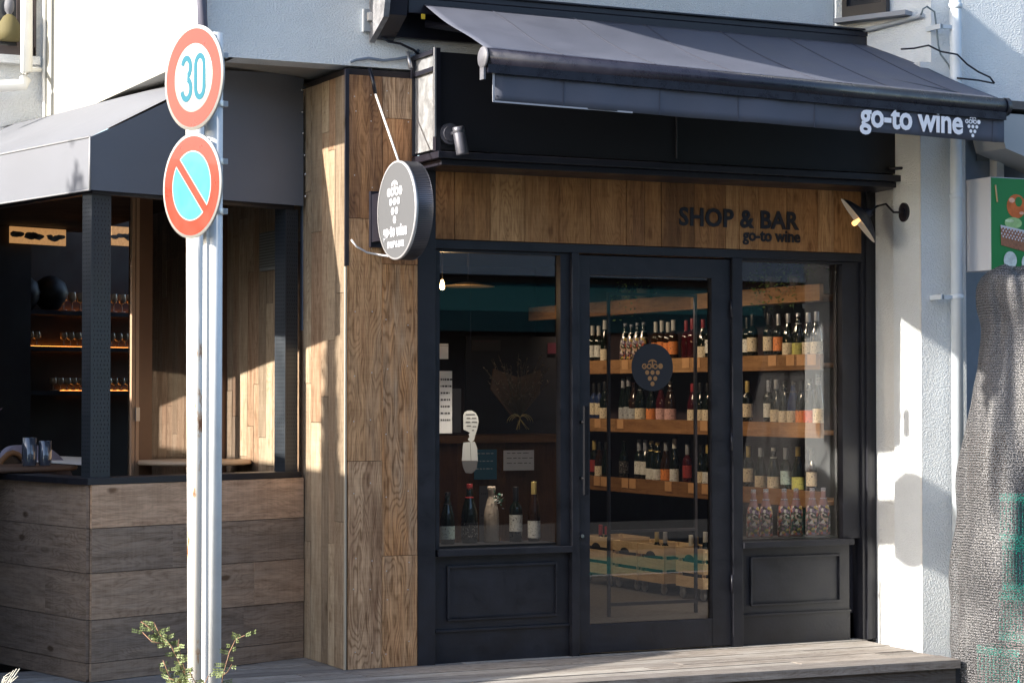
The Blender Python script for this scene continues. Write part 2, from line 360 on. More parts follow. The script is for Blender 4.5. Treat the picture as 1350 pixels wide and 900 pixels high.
# drainpipe and gas pipe on the left
dp = thing('downpipe', 'cream drainpipe in front of the recessed upper left wall', 'pipe', rp(35, 60)-Vector((0,.2,0)))
m_ = MB(); r0 = aty(35,-40,rc-.25); r1 = aty(35,95,rc-.25); r2 = aty(30,112,rc-.25); r3 = aty(0,114,rc-.25); r4 = aty(-60,112,rc-.25)
m_.tube([r0+ZU*.8, r0, r1, r1.lerp(r2,.5)+Vector((.006,0,.0)), r2, r2.lerp(r3,.35), r3, r4], .042, 14); m_.build('pipe_run', WHT, dp)
m_ = MB(); c1 = aty(47,92,rc-.2); m_.tube([aty(36,92,rc-.25), aty(56,92,rc-.02)], .018, 8); m_.build('bracket', WHT, dp)
dp = MB(); q = aty(58,0,rc-.06); dp.tube([q+ZU*2, q, aty(59,40,rc-.05), aty(58,100,rc-.06), aty(58.5,150,rc-.06), aty(58.5,175,rc-.06)], .012, 8)
tag(dp.build('thin_pipe', WHT), 'thin white pipe in the corner beside the sunlit-toned side wall', 'pipe')
dp = MB(); q = aty(266,0,-.06); dp.tube([q+ZU*2, aty(266,-10,-.05), aty(267,36,-.05), aty(267,60,.05)], .03, 12)
tag(dp.build('corner_pipe', mat('slate_pipe', (.10,.10,.14), .5)), 'dark slate drainpipe on the upper corner just above the round 30 sign', 'pipe')
print('BLD ok')

# ------------------------------------------------------------ reclaimed wood pillar
pil = thing('wood_clad_pillar', 'pillar clad in tall reclaimed boards between bar terrace and wine shop', 'pillar', (0,0,0))
ZP = 3.535
def vplanks(mb, o, ud, width, z0, z1, ws, th, nd, joints=True, mi=0, jit=.0):
    """vertical planks from o along ud; nd = outward normal"""
    u = 0; ud = Vector(ud).normalized(); nd = Vector(nd).normalized(); i = 0
    while u < width-.01:
        wd = min(ws[i % len(ws)], width-u); zs = [z0]
        if joints:
            z = z0+random.uniform(.7, 1.7)
            while z < z1-.3: zs.append(z); z += random.uniform(.9, 1.9)
        zs.append(z1)
        for a, b in zip(zs, zs[1:]):
            t = th+random.uniform(-.002, .003)
            mb.obox(Vector(o)+ud*(u+.002)+ZU*(a+.0015), ud*(wd-.004), nd*t, ZU*(b-a-.003), grain=2, mi=mi)
        u += wd; i += 1
m_ = MB()
for xa, xb, zs_, tn in ((.003,.216,[0,1.215,2.64,ZP-.05],[.62,.3,.75]),(.218,.444,[0,.655,2.375,3.24,ZP-.05],[.30,.9,.12,.5])):
    for (a, b_), t_ in zip(zip(zs_, zs_[1:]), tn): m_.obox((xa,0,a+.0015), (xb-xa-.002,0,0), (0,-.018-random.uniform(0,.003),0), (0,0,b_-a-.003), grain=2, pv=(t_, random.uniform(.5,1), random.random()))
front_ = m_.build('front_boards', OLDW, pil)
nl = MB()
for x in (.045,.15,.245,.385):
    for z in [.10,.42,.60,1.05,1.42,1.75,2.05,2.5,2.85,3.25,3.40]:
        nl.disc((x+random.uniform(-.01,.01), -.0225, z+random.uniform(-.05,.05)), (0,-1,0), .0038, 8)
nl.build('nail_heads', mat('nail_white', (.5,.48,.45), .5), front_)
m_ = MB(); vplanks(m_, (0,.0,0), (0,1,0), 4.6, 0, ZP-.05, [.15,.105,.12,.18,.13], .016, (-1,0,0))
m_.build('side_boards', OLDS, pil)
m_ = MB(); m_.box(.0, .44, .005, 4.6, 0, ZP-.01); m_.build('core', DARKW, pil)
m_ = MB(); m_.box(-.018,.004,-.022,-.0015, 2.36, ZP-.02); m_.build('upper_corner_trim', BLK2, pil)
m_ = MB(); m_.box(-.018,-.008,-.020,-.0015, 0, 2.355); m_.build('corner_bead', mat('pale_bead', (.42,.36,.28), .6), pil)
m_ = MB(); m_.box(-.02,.0,.70,.735,2.0,ZP-.03); m_.build('grey_edge_strip', mat('edge_strip', (.12,.15,.2), .6), pil)

# ------------------------------------------------------------ shopfront
sf = thing('shopfront', 'dark navy timber shopfront with glazed door, two windows and wooden sign band', 'shopfront', (0,0,0))
X0, X1 = .446, 3.735
def bx(x0,x1,z0,z1,y0=0,y1=.08,mb=None,**k):
    mb = mb or MB(); mb.box(x0,x1,y0,y1,z0,z1,**k); return mb
fr = MB()
fr.box(.446,.560,-.02,.10,0,2.94); fr.box(3.628,3.745,-.012,.10,0,2.96)     # jambs
fr.box(.560,.574,.03,.1,0,2.535)
fr.box(.560,3.628,-.012,.09,2.478,2.532)                                  # head
fr.box(1.478,1.528,-.018,.09,0,2.478); fr.box(2.632,2.706,-.018,.09,0,2.478)  # posts
fr.box(3.655,3.69,-.03,-.012,0,2.96)
fr.build('frame', BLK, sf, bevel=.003)
# sign band
m_ = MB(); ws = [.125,.235,.235,.235,.22,.25,.13,.12,.24,.235,.10,.14,.22,.24]
vplanks(m_, (.56,-.004,0), (1,0,0), 3.066, 2.534, 2.97, ws, .012, (0,-1,0), joints=False)
band = m_.build('sign_band', BANDW, sf)
o = aty(895,292,-.02); 
text('SHOP & BAR', .158, (2.235,-.02,2.676), (1,0,0), (0,0,1), DLET, 'lettering', band, .004, bold=.0045, space=1.05, sx=.98)
text('go-to wine', .108, (2.71,-.02,2.592), (1,0,0), (0,0,1), DLET, 'lettering', band, .003, bold=.0028, space=1.0, sx=.92)

def panel(x0, x1, zt, name):
    b = MB(); b.box(x0,x1,.022,.075,.0,.19); b.box(x0,x1,.03,.07,.19,zt-.05)
    b.box(x0-.0,x1+.0,-.03,.075,zt-.05,zt-.012)     # sill
    b.box(x0,x1,.008,.02,.185,.2)
    w_ = x1-x0; a, c = x0+w_*.09, x1-w_*.09; z0, z1 = .25, zt-.11
    for r in ((a,c,z0,z0+.014),(a,c,z1-.014,z1),(a,a+.014,z0+.014,z1-.014),(c-.014,c,z0+.014,z1-.014)): b.box(r[0],r[1],.012,.03,r[2],r[3])
    p = b.build(name, BLK, sf, bevel=.002); return p
def window(x0, x1, z0, z1, gx0, gx1):
    b = MB(); b.box(x0,gx0,.012,.07,z0,z1); b.box(gx1,x1,.012,.07,z0,z1); b.box(gx0,gx1,.012,.07,z1-.015,z1)
    f = b.build('window', BLK, sf, bevel=.002)
    ty = .004 if gx0 > 2 else 0
    b = MB(); b.face([(gx0-.004,.05,z0-.01),(gx1+.004,.05-ty,z0-.01),(gx1+.004,.05-ty,z1-.01),(gx0-.004,.05,z1-.01)]); b.build('pane', GLASS, f); return f
panel(.575, 1.476, .69, 'lower_panel'); panel(2.708, 3.552, .675, 'lower_panel')
window(.575, 1.477, .679, 2.476, .60, 1.413)
window(2.707, 3.626, .664, 2.476, 2.716, 3.492)
# door
D0, D1 = 1.530, 2.630
dm = MB(); dm.box(D0,1.613,.006,.06,.012,2.466); dm.box(2.492,D1,.006,.06,.012,2.466)
dm.box(1.613,2.492,.006,.06,.012,.186); dm.box(1.613,2.492,.006,.06,2.345,2.466)
door = dm.build('door', BLK, sf, bevel=.003)
dm = MB(); dm.face([(1.61,.035,.18),(2.495,.035,.18),(2.495,.035,2.35),(1.61,.035,2.35)]); dm.build('pane', GLASS, door)
dm = MB(); h0 = aty(772,535,-.06); h1 = aty(772,652,-.06)
dm.box(h0.x-.013,h0.x+.013,-.075,-.05,h1.z,h0.z); dm.tube([(h0.x,-.055,h0.z-.1),(h0.x,.006,h0.z-.1)],.01,8); dm.tube([(h0.x,-.055,h1.z+.1),(h0.x,.006,h1.z+.1)],.01,8)
dm.build('handle', mat('satin_black_steel', (.03,.03,.035), .25, metal=.6), door)
dm = MB(); c = aty(767,706,0); dm.disc((c.x,-.004,c.z),(0,-1,0),.02,20,th=.01); dm.disc((c.x,-.012,c.z),(0,-1,0),.011,16,th=.008,mi=1)
dm.build('lock', [BLK2, mat('steel_cylinder', (.6,.6,.6), .25, metal=1)], door)
for z in (2.1,1.25,.35): dm = MB(); dm.tube([(2.626,-.012,z),(2.626,-.012,z+.11)],.008,8); dm.build('hinge', BLK2, door)
c = aty(860,484,.03)
dm = MB(); dm.disc((c.x,.030,c.z),(0,-1,0),.150,48)
dec = dm.build('round_logo_decal', mat('decal_grey', (.012,.013,.018), .6), door)
TANL = mat('decal_tan', (.34,.17,.06), .6)
def logo(parent, c, xd, yd, s, m, off=.001, withtext=True, m2=None):
    """grape-bunch logo: T bar, GOTO row, berries"""
    c = Vector(c); xd = Vector(xd).normalized(); yd = Vector(yd).normalized(); nd = xd.cross(yd)
    P = lambda x, y: c+xd*(x*s)+yd*(y*s)+nd*off
    b = MB()
    arc = []
    for k in range(13): t = -1+2*k/12; arc.append((t*.52, 1.12-.22*t*t))
    for i in range(12):
        (xa,ya),(xb,yb) = arc[i], arc[i+1]; b.face([P(xa,ya-.09),P(xb,yb-.09),P(xb,yb+.09),P(xa,ya+.09)])
    b.face([P(-.08,.28),P(.08,.28),P(.08,1.1),P(-.08,1.1)])
    def ring(cx, cy, r0, r1, a0=0, a1=2*pi):
        n_ = 18
        for k in range(n_):
            t0, t1 = a0+(a1-a0)*k/n_, a0+(a1-a0)*(k+1)/n_
            b.face([P(cx+r0*cos(t0),cy+r0*sin(t0)),P(cx+r1*cos(t0),cy+r1*sin(t0)),P(cx+r1*cos(t1),cy+r1*sin(t1)),P(cx+r0*cos(t1),cy+r0*sin(t1))])
    ring(-1.0,.45,.17,.30,.55,2*pi-.1); b.face([P(-1.0,.38),P(-.70,.38),P(-.70,.50),P(-1.0,.50)])
    ring(-.40,.45,.17,.30); ring(.36,.45,.17,.30)
    def berry(x, y, r=.25): b.face([P(x+r*cos(2*pi*k/20), y+r*sin(2*pi*k/20)) for k in range(20)])
    berry(1.0,.47,.3)
    for x, y in ((-.66,-.22),(0,-.22),(.66,-.22),(-.34,-.86),(.34,-.86),(0,-1.45)): berry(x, y)
    b.build('logo', m, parent)
logo(dec, (c.x,.029,c.z-.02), (1,0,0), (0,0,1), .058, TANL)

# ------------------------------------------------------------ black hood and its fittings
hd = thing('black_hood', 'black box canopy above the sign band with bare metal left end', 'canopy', (.4,-.2,3))
HY = -.36; hx0, hx1 = .405, 3.77
b = MB(); b.box(hx0+.03,hx1-.03,HY+.01,-.005,3.03,3.60); b.build('body', mat('hood_black', (.006,.006,.010), .5), hd)
b = MB(); b.box(hx0,hx1,HY-.05,-.005,2.975,3.015); b.box(hx0+.04,hx1-.02,HY+.0,-.006,2.94,2.974)
b.box(2.02,2.028,HY-.004,HY+.012,3.05,3.5)
b.build('lower_lip', BLK2, hd, bevel=.004)
b = MB(); b.box(hx0+.018,hx0+.026,HY+.03,-.03,3.035,3.59); sp = b.build('end_panel', ALU, hd)
b = MB(); b.box(hx0,hx0+.03,HY-.012,HY+.03,3.02,3.62); b.box(hx0,hx0+.03,-.03,.0,3.02,3.62); b.box(hx0-.002,hx0+.03,HY+.03,-.03,3.49,3.515); b.box(hx0-.002,hx0+.03,HY+.03,-.03,3.592,3.615); b.build('end_frame', BLK2, hd)
b = MB(); b.box(hx0-.012,hx0-.001,HY-.02,HY-.006,3.1,3.62); b.build('edge_strip', mat('bare_metal_strip', (.55,.55,.58), .35, metal=.7), hd); b = MB(); b.tube([(hx0-.02,-.005,3.64),(hx0-.025,-.03,3.6),(hx0-.02,-.05,3.54)],.012,8); b.build('corner_hook', mat('bare_metal_strip', (.55,.55,.58), .35, metal=.7), hd)

sl = thing('spotlight', 'grey cylinder spotlight on round base at left end of black hood', 'spotlight', aty(600,180,HY-.05))
GL = mat('grey_lamp_metal', (.10,.10,.12), .4, metal=.5, var=.1)
b = MB(); c = aty(592,177,HY-.0); b.disc(c+Vector((0,-.02,0)),(0,-1,0),.062,28,th=.03); b.disc(c+Vector((0,-.03,0)),(0,-1,0),.045,28,th=.01); b.build('base', GL, sl)
b = MB(); c2 = aty(606,170,HY-.10); b.tube([c+Vector((.01,-.03,0)), c2+Vector((-.01,.02,-.015))], .012, 8); b.build('arm', GL, sl)
b = MB(); top = aty(604,167,HY-.11); bot = aty(610,204,HY-.11); ax = bot-top
b.lathe([(.028,0),(.034,.004),(.036,.03),(.034,.034),(.036,.038),(.037,ax.length-.01),(.037,ax.length),(.03,ax.length),(.028,.03)], top, 24, axis=ax); b.build('lamp_head', GL, sl)

fl = thing('floodlight', 'black square floodlight under the right end of black hood', 'spotlight', aty(1200,222,HY))
b = MB(); c = aty(1209,226,-.46); xa = Vector((.9,-.3,-.25)).normalized(); za = Vector((.2,-.35,.9)).normalized(); ya = za.cross(xa)
b.obox(c-xa*.02-ya*.06-za*.09, xa*.07, ya*.12, za*.17); b.build('lamp_body', BLK2, fl, bevel=.006)
b = MB(); b.tube([c+Vector((-.08,.03,.02)), c], .01, 8); b.tube([(3.6,-.36,3.06), c+Vector((-.08,.03,.02))], .01, 8); b.build('bracket', BLK2, fl)

# dish lamp and its cable on the wing wall
dl = thing('dish_lamp', 'tilted flat dish lamp with white inside lighting the wooden sign band', 'wall lamp', aty(1133,290,-.35))
dc = aty(1131,291,-.35); e0 = aty(1109.5,262,-.35); e1 = aty(1151.5,317,-.35); R_ = (e1-e0).length/2; dd_ = (e1-e0).normalized()
vw = (CAM-dc).normalized(); nv = dd_.cross(vw).normalized()
if nv.x > 0: nv = -nv
nv = (nv*cos(radians(6))+vw*sin(radians(6))).normalized()       # opening seen nearly edge-on
b = MB(); b.lathe([(R_,0),(R_*.98,.004),(R_*.75,.035),(R_*.4,.06),(.03,.075),(.028,.10),(0,.105)], dc, 32, axis=-nv); b.build('shade', BLK2, dl)
b = MB(); b.lathe([(R_*.985,.0),(R_*.75,.008),(0,.012)], dc, 32, axis=-nv); b.build('shade_inside', mat('enamel_white', (.75,.72,.66), .4), dl)
b = MB(); b.lathe([(0,-.045),(.014,-.04),(.018,-.025),(.012,0),(.012,.02)], dc, 14, axis=-nv); b.build('bulb', mat('warm_bulb', (.9,.6,.3), .3, emit=(1,.5,.15), est=.9), dl)
wn_ = Vector((-.99,.14,0)).normalized()
def onwing(x, y, off=0.0):
    nn = (wb-wa).cross(ZU).normalized(); nn = nn if nn.dot(CAM-wa) > 0 else -nn
    dd = ray(x, y); t = (wa+nn*off-CAM).dot(nn)/dd.dot(nn); return CAM+dd*t, nn
pc, nn = onwing(1194,280,.01)
b = MB(); b.disc(pc+nn*.02, nn, .062, 28, th=.03); b.disc(pc+nn*.03, nn, .03, 20, th=.01); b.build('wall_plate', BLK2, dl)
b = MB(); b.tube([dc-nv*.1, onwing(1156,272,.10)[0], onwing(1168,269,.08)[0], onwing(1178,280,.06)[0], pc+nn*.03], .007, 8); b.build('arm', BLK2, dl)

# ------------------------------------------------------------ retractable awning
aw = thing('shop_awning', 'charcoal retractable awning with white lettering on its valance above the wine shop', 'awning', (2,-.2,3.9))
AY = -1.3
bL, bR = aty(640,76,AY), aty(1322,141,AY)
b = MB(); b.box(.30,3.70,-.22,-.03,3.93,3.965); b.box(.30,3.70,-.215,-.20,3.84,3.93); b.box(.17,3.72,-.05,-.012,3.72,3.96); b.obox((.30,-.24,3.965),(3.42,0,0),(0,.2,.02),(0,0,.012))
b.build('cassette', BLK2, aw, bevel=.004)
b = MB(); b.prism([(.13,-.02,3.68),(.13,-.24,3.80),(.13,-.27,3.92),(.13,-.24,4.05),(.13,-.02,4.08)], (.035,0,0)); b.build('end_cap', mat('cap_mottled', (.20,.20,.215), .55, var=.5, vscale=18, bump=.3, bscale=20), aw)
b = MB(); b.prism([(.166,-.02,3.70),(.166,-.22,3.82),(.166,-.24,3.92),(.166,-.22,4.02),(.166,-.02,4.04)], (.12,0,0)); b.build('motor_housing', BLK2, aw)
b = MB(); b.prism([(3.722,-.012,3.74),(3.722,-.22,3.86),(3.722,-.22,3.96),(3.722,-.012,3.98)], (.025,0,0)); b.build('end_cap', BLK2, aw)
# fabric with a little sag
b = MB(); NX, NY = 60, 22
cl = Vector((.40,-.215,3.895)); cr_ = Vector((3.68,-.215,3.875)); fl_ = bL+ZU*.055; fr_ = bR+ZU*.045
G = []
for j in range(NY+1):
    v = j/NY; row = []
    for i in range(NX+1):
        u = i/NX; p = cl.lerp(cr_, u).lerp(fl_.lerp(fr_, u), v)
        sag = -.028*sin(pi*v)*(.4+.6*sin(pi*u)) + .006*sin(u*9+v*3)*sin(pi*v)
        wr = .010*sin((u*16-v*5))*math.exp(-u*5)*sin(pi*v)
        row.append(p+ZU*(sag+wr))
    G.append(row)
for j in range(NY):
    for i in range(NX):
        b.face([G[j][i],G[j+1][i],G[j+1][i+1],G[j][i+1]], [(i/NX,j/NY)]*4, smooth=True)
for u_ in (.14,.30,.46,.62,.78,.92):
    i = int(u_*NX)
    for j in range(NY): p, q = G[j][i]+ZU*.0035, G[j+1][i]+ZU*.0035; b.face([p, q, q+Vector((.012,0,0)), p+Vector((.012,0,0))], mi=1)
fo = b.build('canopy_fabric', [FAB, mat('canvas_seam', (.05,.055,.08), .8)], aw); md = fo.modifiers.new('t', 'SOLIDIFY'); md.thickness = .002
b = MB(); d_ = (bR-bL); 
b.tube([bL-d_.normalized()*.01, bR+d_.normalized()*.01], .052, 20)
b.obox(bL+Vector((0,-.035,-.085)), d_, (0,.05,0), (0,0,.06))
b.build('front_bar', mat('bar_black_gloss', (.012,.012,.022), .3, var=.3, vscale=9), aw)
b = MB(); b.lathe([(0,0),(.055,0),(.06,.006),(.06,.012)], bL-d_.normalized()*.022, 24, axis=d_); b.obox(bL-d_.normalized()*.02+Vector((0,-.02,-.12)), d_.normalized()*.012, (0,.05,0), (0,0,.09)); b.build('bar_end_cap', mat('cap_grey', (.13,.13,.15), .5, var=.3, vscale=20), aw)
b = MB(); b.lathe([(.055,0),(.057,.03),(0,.035)], bR+d_.normalized()*.0, 24, axis=d_); b.build('bar_end_cap', BLK2, aw)
vt = MB(); vL0, vR0 = aty(648,93,AY), aty(1322,150,AY); vL1, vR1 = aty(648,134.5,AY), aty(1322,188.5,AY)
n_ = 40
for i in range(n_):
    for j in range(4):
        def vp(i, j):
            t = i/n_; s_ = j/4; p = vL0.lerp(vR0, t).lerp(vL1.lerp(vR1, t), s_); return p+Vector((0, -.012+.010*s_*sin(t*22)+.004*sin(t*60), 0))
        vt.face([vp(i,j),vp(i,j+1),vp(i+1,j+1),vp(i+1,j)], smooth=True)
for u_ in (.14,.30,.46,.62,.78,.985):
    i = int(u_*n_)
    p, q = vp(i,0), vp(i,4); p = p+Vector((0,-.003,0)); q = q+Vector((0,-.003,0)); vt.face([p, q, q+Vector((.006,0,0)), p+Vector((.006,0,0))], mi=1)
val = vt.build('valance', [FAB, mat('canvas_seam', (.05,.055,.08), .8)], aw); md = val.modifiers.new('t', 'SOLIDIFY'); md.thickness = .002
xd = (vR1-vL1).normalized(); yd = Vector((0,-.0,1)); yd = (yd-xd*yd.dot(xd)).normalized()
t0 = aty(1134.5,165.5,AY-.03)
text('go-to wine', .20, t0, xd, yd, LET, 'lettering', val, .001, bold=.0052, space=.985, sx=.86)
logo(val, aty(1282.5,165,AY-.03), xd, yd, .044, LET)
b = MB(); hem = vL1+Vector((0,-.016,.006)); b.obox(hem, (vR1-vL1)*.25, (0,-.003,0), (0,0,-.009)); b.obox(vL0+Vector((-.002,-.016,0)), vL1-vL0, (.012,0,0), (0,-.003,0)); b.build('hem', mat('hem_pale', (.35,.36,.4), .7), val)
# folding arms
b = MB(); b.tube([(.45,-.12,3.8),(1.3,-.7,3.62),(.6,-1.22,3.44)], .022, 10); b.build('folding_arm', BLK2, aw); b = MB(); b.tube([(3.5,-.12,3.8),(2.8,-.7,3.62),(3.5,-1.22,3.42)], .022, 10); b.build('folding_arm', BLK2, aw)
b = MB(); p = aty(613,24,-.3); p = aty(547,27,-.26); b.box(.36,.385,-.262,-.26,3.80,3.83); b.build('yellow_sticker', mat('yellow', (.6,.42,.03), .5), aw)
jb = thing('junction_box', 'small grey electrical box on the stucco left of awning', 'electrical box', aty(490,30,0))
a = aty(479,12,-.02); c = aty(503,46,-.02)
b = MB(); b.box(a.x,c.x,-.035,-.0005,c.z+.01,a.z); b.build('plate', mat('box_grey', (.3,.32,.34), .6), jb, bevel=.003)
b = MB(); b.obox((a.x+.015,-.075,c.z+.07),(c.x-a.x-.02,0,0),(0,.04,0),(.0,0,.05)); b.build('cover', mat('box_pale', (.5,.48,.46), .5), jb, bevel=.004)
b = MB(); pts = [aty(*p, -.02) for p in ((462,82),(470,79),(486,77),(505,80),(525,78),(545,74),(552,66))]
b.tube(pts, .009, 8); tag(b.build('cable', mat('cable_grey', (.16,.2,.26), .5)), 'grey cable clipped along stucco just above the wood pillar', 'cable')
b = MB(); pts = [aty(*p, -.04) for p in ((500,46),(512,55),(528,58),(545,66),(560,78))]
b.tube(pts, .008, 8); tag(b.build('cable', BLK2), 'black cable drooping from junction box to the black hood', 'cable')

# ------------------------------------------------------------ round blade sign
sg = thing('blade_sign', 'round dark drum sign with white grape logo on the wood pillar', 'sign', (.2,-.1,2.65))
sx0 = .10; cy, cz = -.52, 2.650; SR = .277; TH = .105
b = MB(); seg = 72
b.lathe([(SR,0),(SR,TH)], (sx0,cy,cz), seg, axis=(1,0,0)); b.lathe([(0,0),(SR,0)], (sx0+TH,cy,cz), seg, axis=(1,0,0))
b.build('drum', mat('ribbed_dark_metal', (.10,.10,.12), .35, metal=.5), sg)
b = MB()
for k in range(0, seg*4):
    a_ = 2*pi*k/(seg*4); r0 = SR+.001
    if k % 2: continue
    u_ = Vector((0,cos(a_),sin(a_))); t_ = Vector((0,-sin(a_),cos(a_)))
    b.obox(Vector((sx0+.015,cy,cz))+u_*r0-t_*.0015, (TH-.02,0,0), u_*.003, t_*.003)
b.build('rim_ribs', mat('rib_metal', (.16,.16,.18), .3, metal=.6), sg)
b = MB(); b.disc((sx0-.004,cy,cz),(-1,0,0),SR-.004,72,th=.004); b.build('face', mat('sign_face_grey', (.105,.108,.116), .5), sg)
b = MB(); b.lathe([(SR-.006,-.006),(SR+.004,-.006),(SR+.004,.012),(SR-.006,.012)], (sx0,cy,cz), 72, axis=(1,0,0)); b.build('face_rim', mat('rim_pale', (.45,.45,.47), .4, metal=.3), sg)
fx = sx0-.006
# reading direction seen from -X side: +x of text = towards -Y
logo(sg, (fx,cy+.02,cz+.07), (0,-1,0), (0,0,1), .084, LET)
text('go-to wine', .098, (fx-.001,cy+.185,cz-.145), (0,-1,0), (0,0,1), LET, 'lettering', sg, .001, bold=.002, sx=.80)
text('SHOP & BAR', .052, (fx-.001,cy+.125,cz-.21), (0,-1,0), (0,0,1), LET, 'lettering', sg, .001, bold=.0004, sx=.85)
b = MB(); b.box(.13,.20,-.05,-.022,2.47,2.80); b.box(.135,.19,-.26,-.045,2.50,2.78); b.build('wall_bracket', BLK2, sg)
b = MB(); st = aty(487,91,-.03); sm_ = aty(495,124,-.07); se = Vector((sx0+.02,cy+.02,cz+SR)); b.tube([sm_, se], .007, 8); b.build('stay_rod', mat('stay_white', (.62,.6,.58), .4), sg)
b = MB(); b.tube([st, st.lerp(sm_,.5)+Vector((0,-.01,0)), sm_], .012, 8); b.build('stay_hook', BLK2, sg)
b = MB(); pts = [aty(*p, -.04) for p in ((463,316),(470,325),(484,333),(500,336))]+[Vector((sx0+.03,cy+.12,cz-SR+.02))]; b.tube(pts, .006, 8); b.build('cable', mat('cable_white', (.5,.5,.52), .5), sg)

# ------------------------------------------------------------ bar terrace (left)
BC = Vector((-1.5,.10,0)); bu = Vector((.933,.360,0)).normalized(); bn = Vector((-bu.y,bu.x,0))     # right face direction, inward
bl = Vector((-.222,.975,0)).normalized(); bln = Vector((bl.y,-bl.x,0))                              # left face direction, inward (+x)
BW = 1.575; ZC = 1.10
tw = thing('terrace_wall', 'low wall of wide weathered boards with dark cap round the bar terrace', 'low wall', BC)
def rows_h(mb, o, ud, nd, length, zs, cuts, tones=None):
    for i, (z0, z1) in enumerate(zip(zs, zs[1:])):
        c = [0]+cuts[i]+[length]
        for a, b in zip(c, c[1:]):
            mb.obox(Vector(o)+ud*(a+.001)+ZU*(z0+.002), ud*(b-a-.002), -nd*(.018+random.uniform(-.002,.003)), ZU*(z1-z0-.004), grain=0, pv=((tones[i]+random.uniform(-.06,.06), random.random(), random.random()) if tones else None))
zs = [0,.105,.345,.605,.855,1.10]
m_ = MB(); rows_h(m_, BC, bu, bn, BW, zs, [[], [1.1], [1.18], [.57], []], [.4,.3,.6,.35,.9]); 
right_ = m_.build('right_boards', SCAF, tw)
m_ = MB(); rows_h(m_, BC+bl*.002, bl, bln, 3.6, zs, [[.8], [1.4], [.5,2.1], [1.7], [.9]], [.2,.1,.3,.25,.3]); m_.build('left_boards', SCAF, tw)
m_ = MB()
m_.obox(BC-bn*.024-bln*.03+ZU*1.1, bu*(BW+.01), bn*.20, ZU*.036, mi=0); m_.obox(BC-bln*.026+bn*.18+ZU*1.1005, bl*3.6, bln*.20, ZU*.035)
m_.build('cap', BLK, tw, bevel=.002)
m_ = MB(); m_.obox(BC+bn*.005+bln*.02, bu*(BW-.03), bn*.08, ZU*1.095); m_.obox(BC+bln*.004+bl*.09, bl*3.5, bln*.08, ZU*1.094); m_.build('core', DARKW, tw)

def perf_post(loc, wd, dp, z0, z1, label, grp):
    t = thing('perforated_post', label, 'post', loc, group=grp)
    b = MB(); b.obox(Vector(loc)+ZU*(z0-loc[2]), bu*wd, bn*dp, ZU*(z1-z0)); p = b.build('tube', PERF, t)
    b = MB(); z = z0+.03; 
    while z < z1-.02:
        for k in range(5):
            c = Vector(loc)+bu*(wd*(k+.7+(.25 if int(z*40) % 2 else 0))/5.6)-bn*.0012; c.z = z; b.obox(c, bu*.003, -bn*.0005, ZU*.010)
        for k in range(5):
            c = Vector(loc)+bn*(dp*(k+.7)/5.6)-bu*.0012; c.z = z; b.obox(c, bn*.004, -bu*.0005, ZU*.006)
        z += .024
    b.build('hole_rows', mat('hole_black', (.003,.003,.004), .9), t)
perf_post(BC+bn*.045+bu*.035, .135, .085, 1.137, 2.74, 'black perforated steel post on the near corner of the terrace wall', 'terrace posts')
perf_post(BC+bu*1.455+bn*.02, .10, .10, 1.137, 2.74, 'black perforated steel post against the wood pillar, half sunlit', 'terrace posts')

# bar awning
ba = thing('bar_awning', 'grey canvas hooded awning over the bar terrace with dark shaded end', 'awning', BC+ZU*2.9)
AO = BC-bn*.03-bln*.03; ZV0, ZV1 = 2.75, 3.045
Lw_ = lambda dist, z: AO+bl*dist+ZU*z
xin = 1.62
topw = lambda dist, z: AO+bl*dist+bln*.0+ZU*z
# right face polygon in its own plane
def pr_(px, py):
    dd = ray(px, py); t = (AO-CAM).dot(bn)/dd.dot(bn); return CAM+dd*t
poly = [AO+ZU*ZV0, pr_(400,271.5), pr_(400,104), pr_(372,97), pr_(300,93), pr_(288,97), pr_(219,135), pr_(160,163), AO+ZU*ZV1]
b = MB(); b.prism(poly, bn*.004); b.build('end_panel', FABG, ba)
b = MB(); b.face([AO+bl*6.5+ZU*ZV0, AO+ZU*ZV0, AO+ZU*ZV1, AO+bl*6.5+ZU*ZV1]); 
vo = b.build('front_valance', FABG, ba)
# sloping top: from valance top back to the side wall
ca = atx(217,110,XL-.02); cb = Vector((XL-.02, 4.6, 3.54))
rA = pr_(219,135)+bn*.002; far = AO+bl*6.5+ZU*ZV1
w1 = atx(160,128,XL-.016); w2 = atx(60,154,XL-.016); w3 = aty(0,168,rc-.004)
b = MB(); c0_ = AO+ZU*ZV1
NX = 14
edge0 = [c0_.lerp(far, i/NX) for i in range(NX+1)]
wl = [pr_(288,97), pr_(219,135)*.0+w1, w2, w3, w3+Vector((-3,0,-.02))]
def wallpt(t):
    s_ = t*(len(wl)-1); i = min(int(s_), len(wl)-2); return wl[i].lerp(wl[i+1], s_-i)
for i in range(NX):
    for j in range(6):
        def q(i, j):
            a_ = edge0[i]; c_ = wallpt((i/NX)**.9); v = j/6; return a_.lerp(c_, v)+ZU*(-.03*sin(pi*v)*(1 if i > 0 else 0))
        b.face([q(i,j),q(i+1,j),q(i+1,j+1),q(i,j+1)], smooth=True)
to = b.build('sloping_top', FABG, ba)
b = MB(); b.tube([AO+ZU*(ZV1+.002), AO+ZU*ZV0], .006, 6); b.tube([AO+ZU*(ZV1+.002), far], .006, 6); b.tube([AO+ZU*(ZV0), AO+bl*6.5+ZU*ZV0], .006, 6)
b.build('piping', mat('pale_piping', (.26,.26,.27), .6), ba)
for (x_, y_) in ((397,119),(398,148),(399,176),(401,205),(402,230),(402,259)): p = pr_(x_, y_); b = MB(); b.lathe([(0,0),(.009,.0),(.007,.006),(0,.008)], p-bn*.004, 10, axis=-bn); b.build('snap_fastener', mat('chrome_snap', (.7,.7,.7), .25, metal=.8), ba)
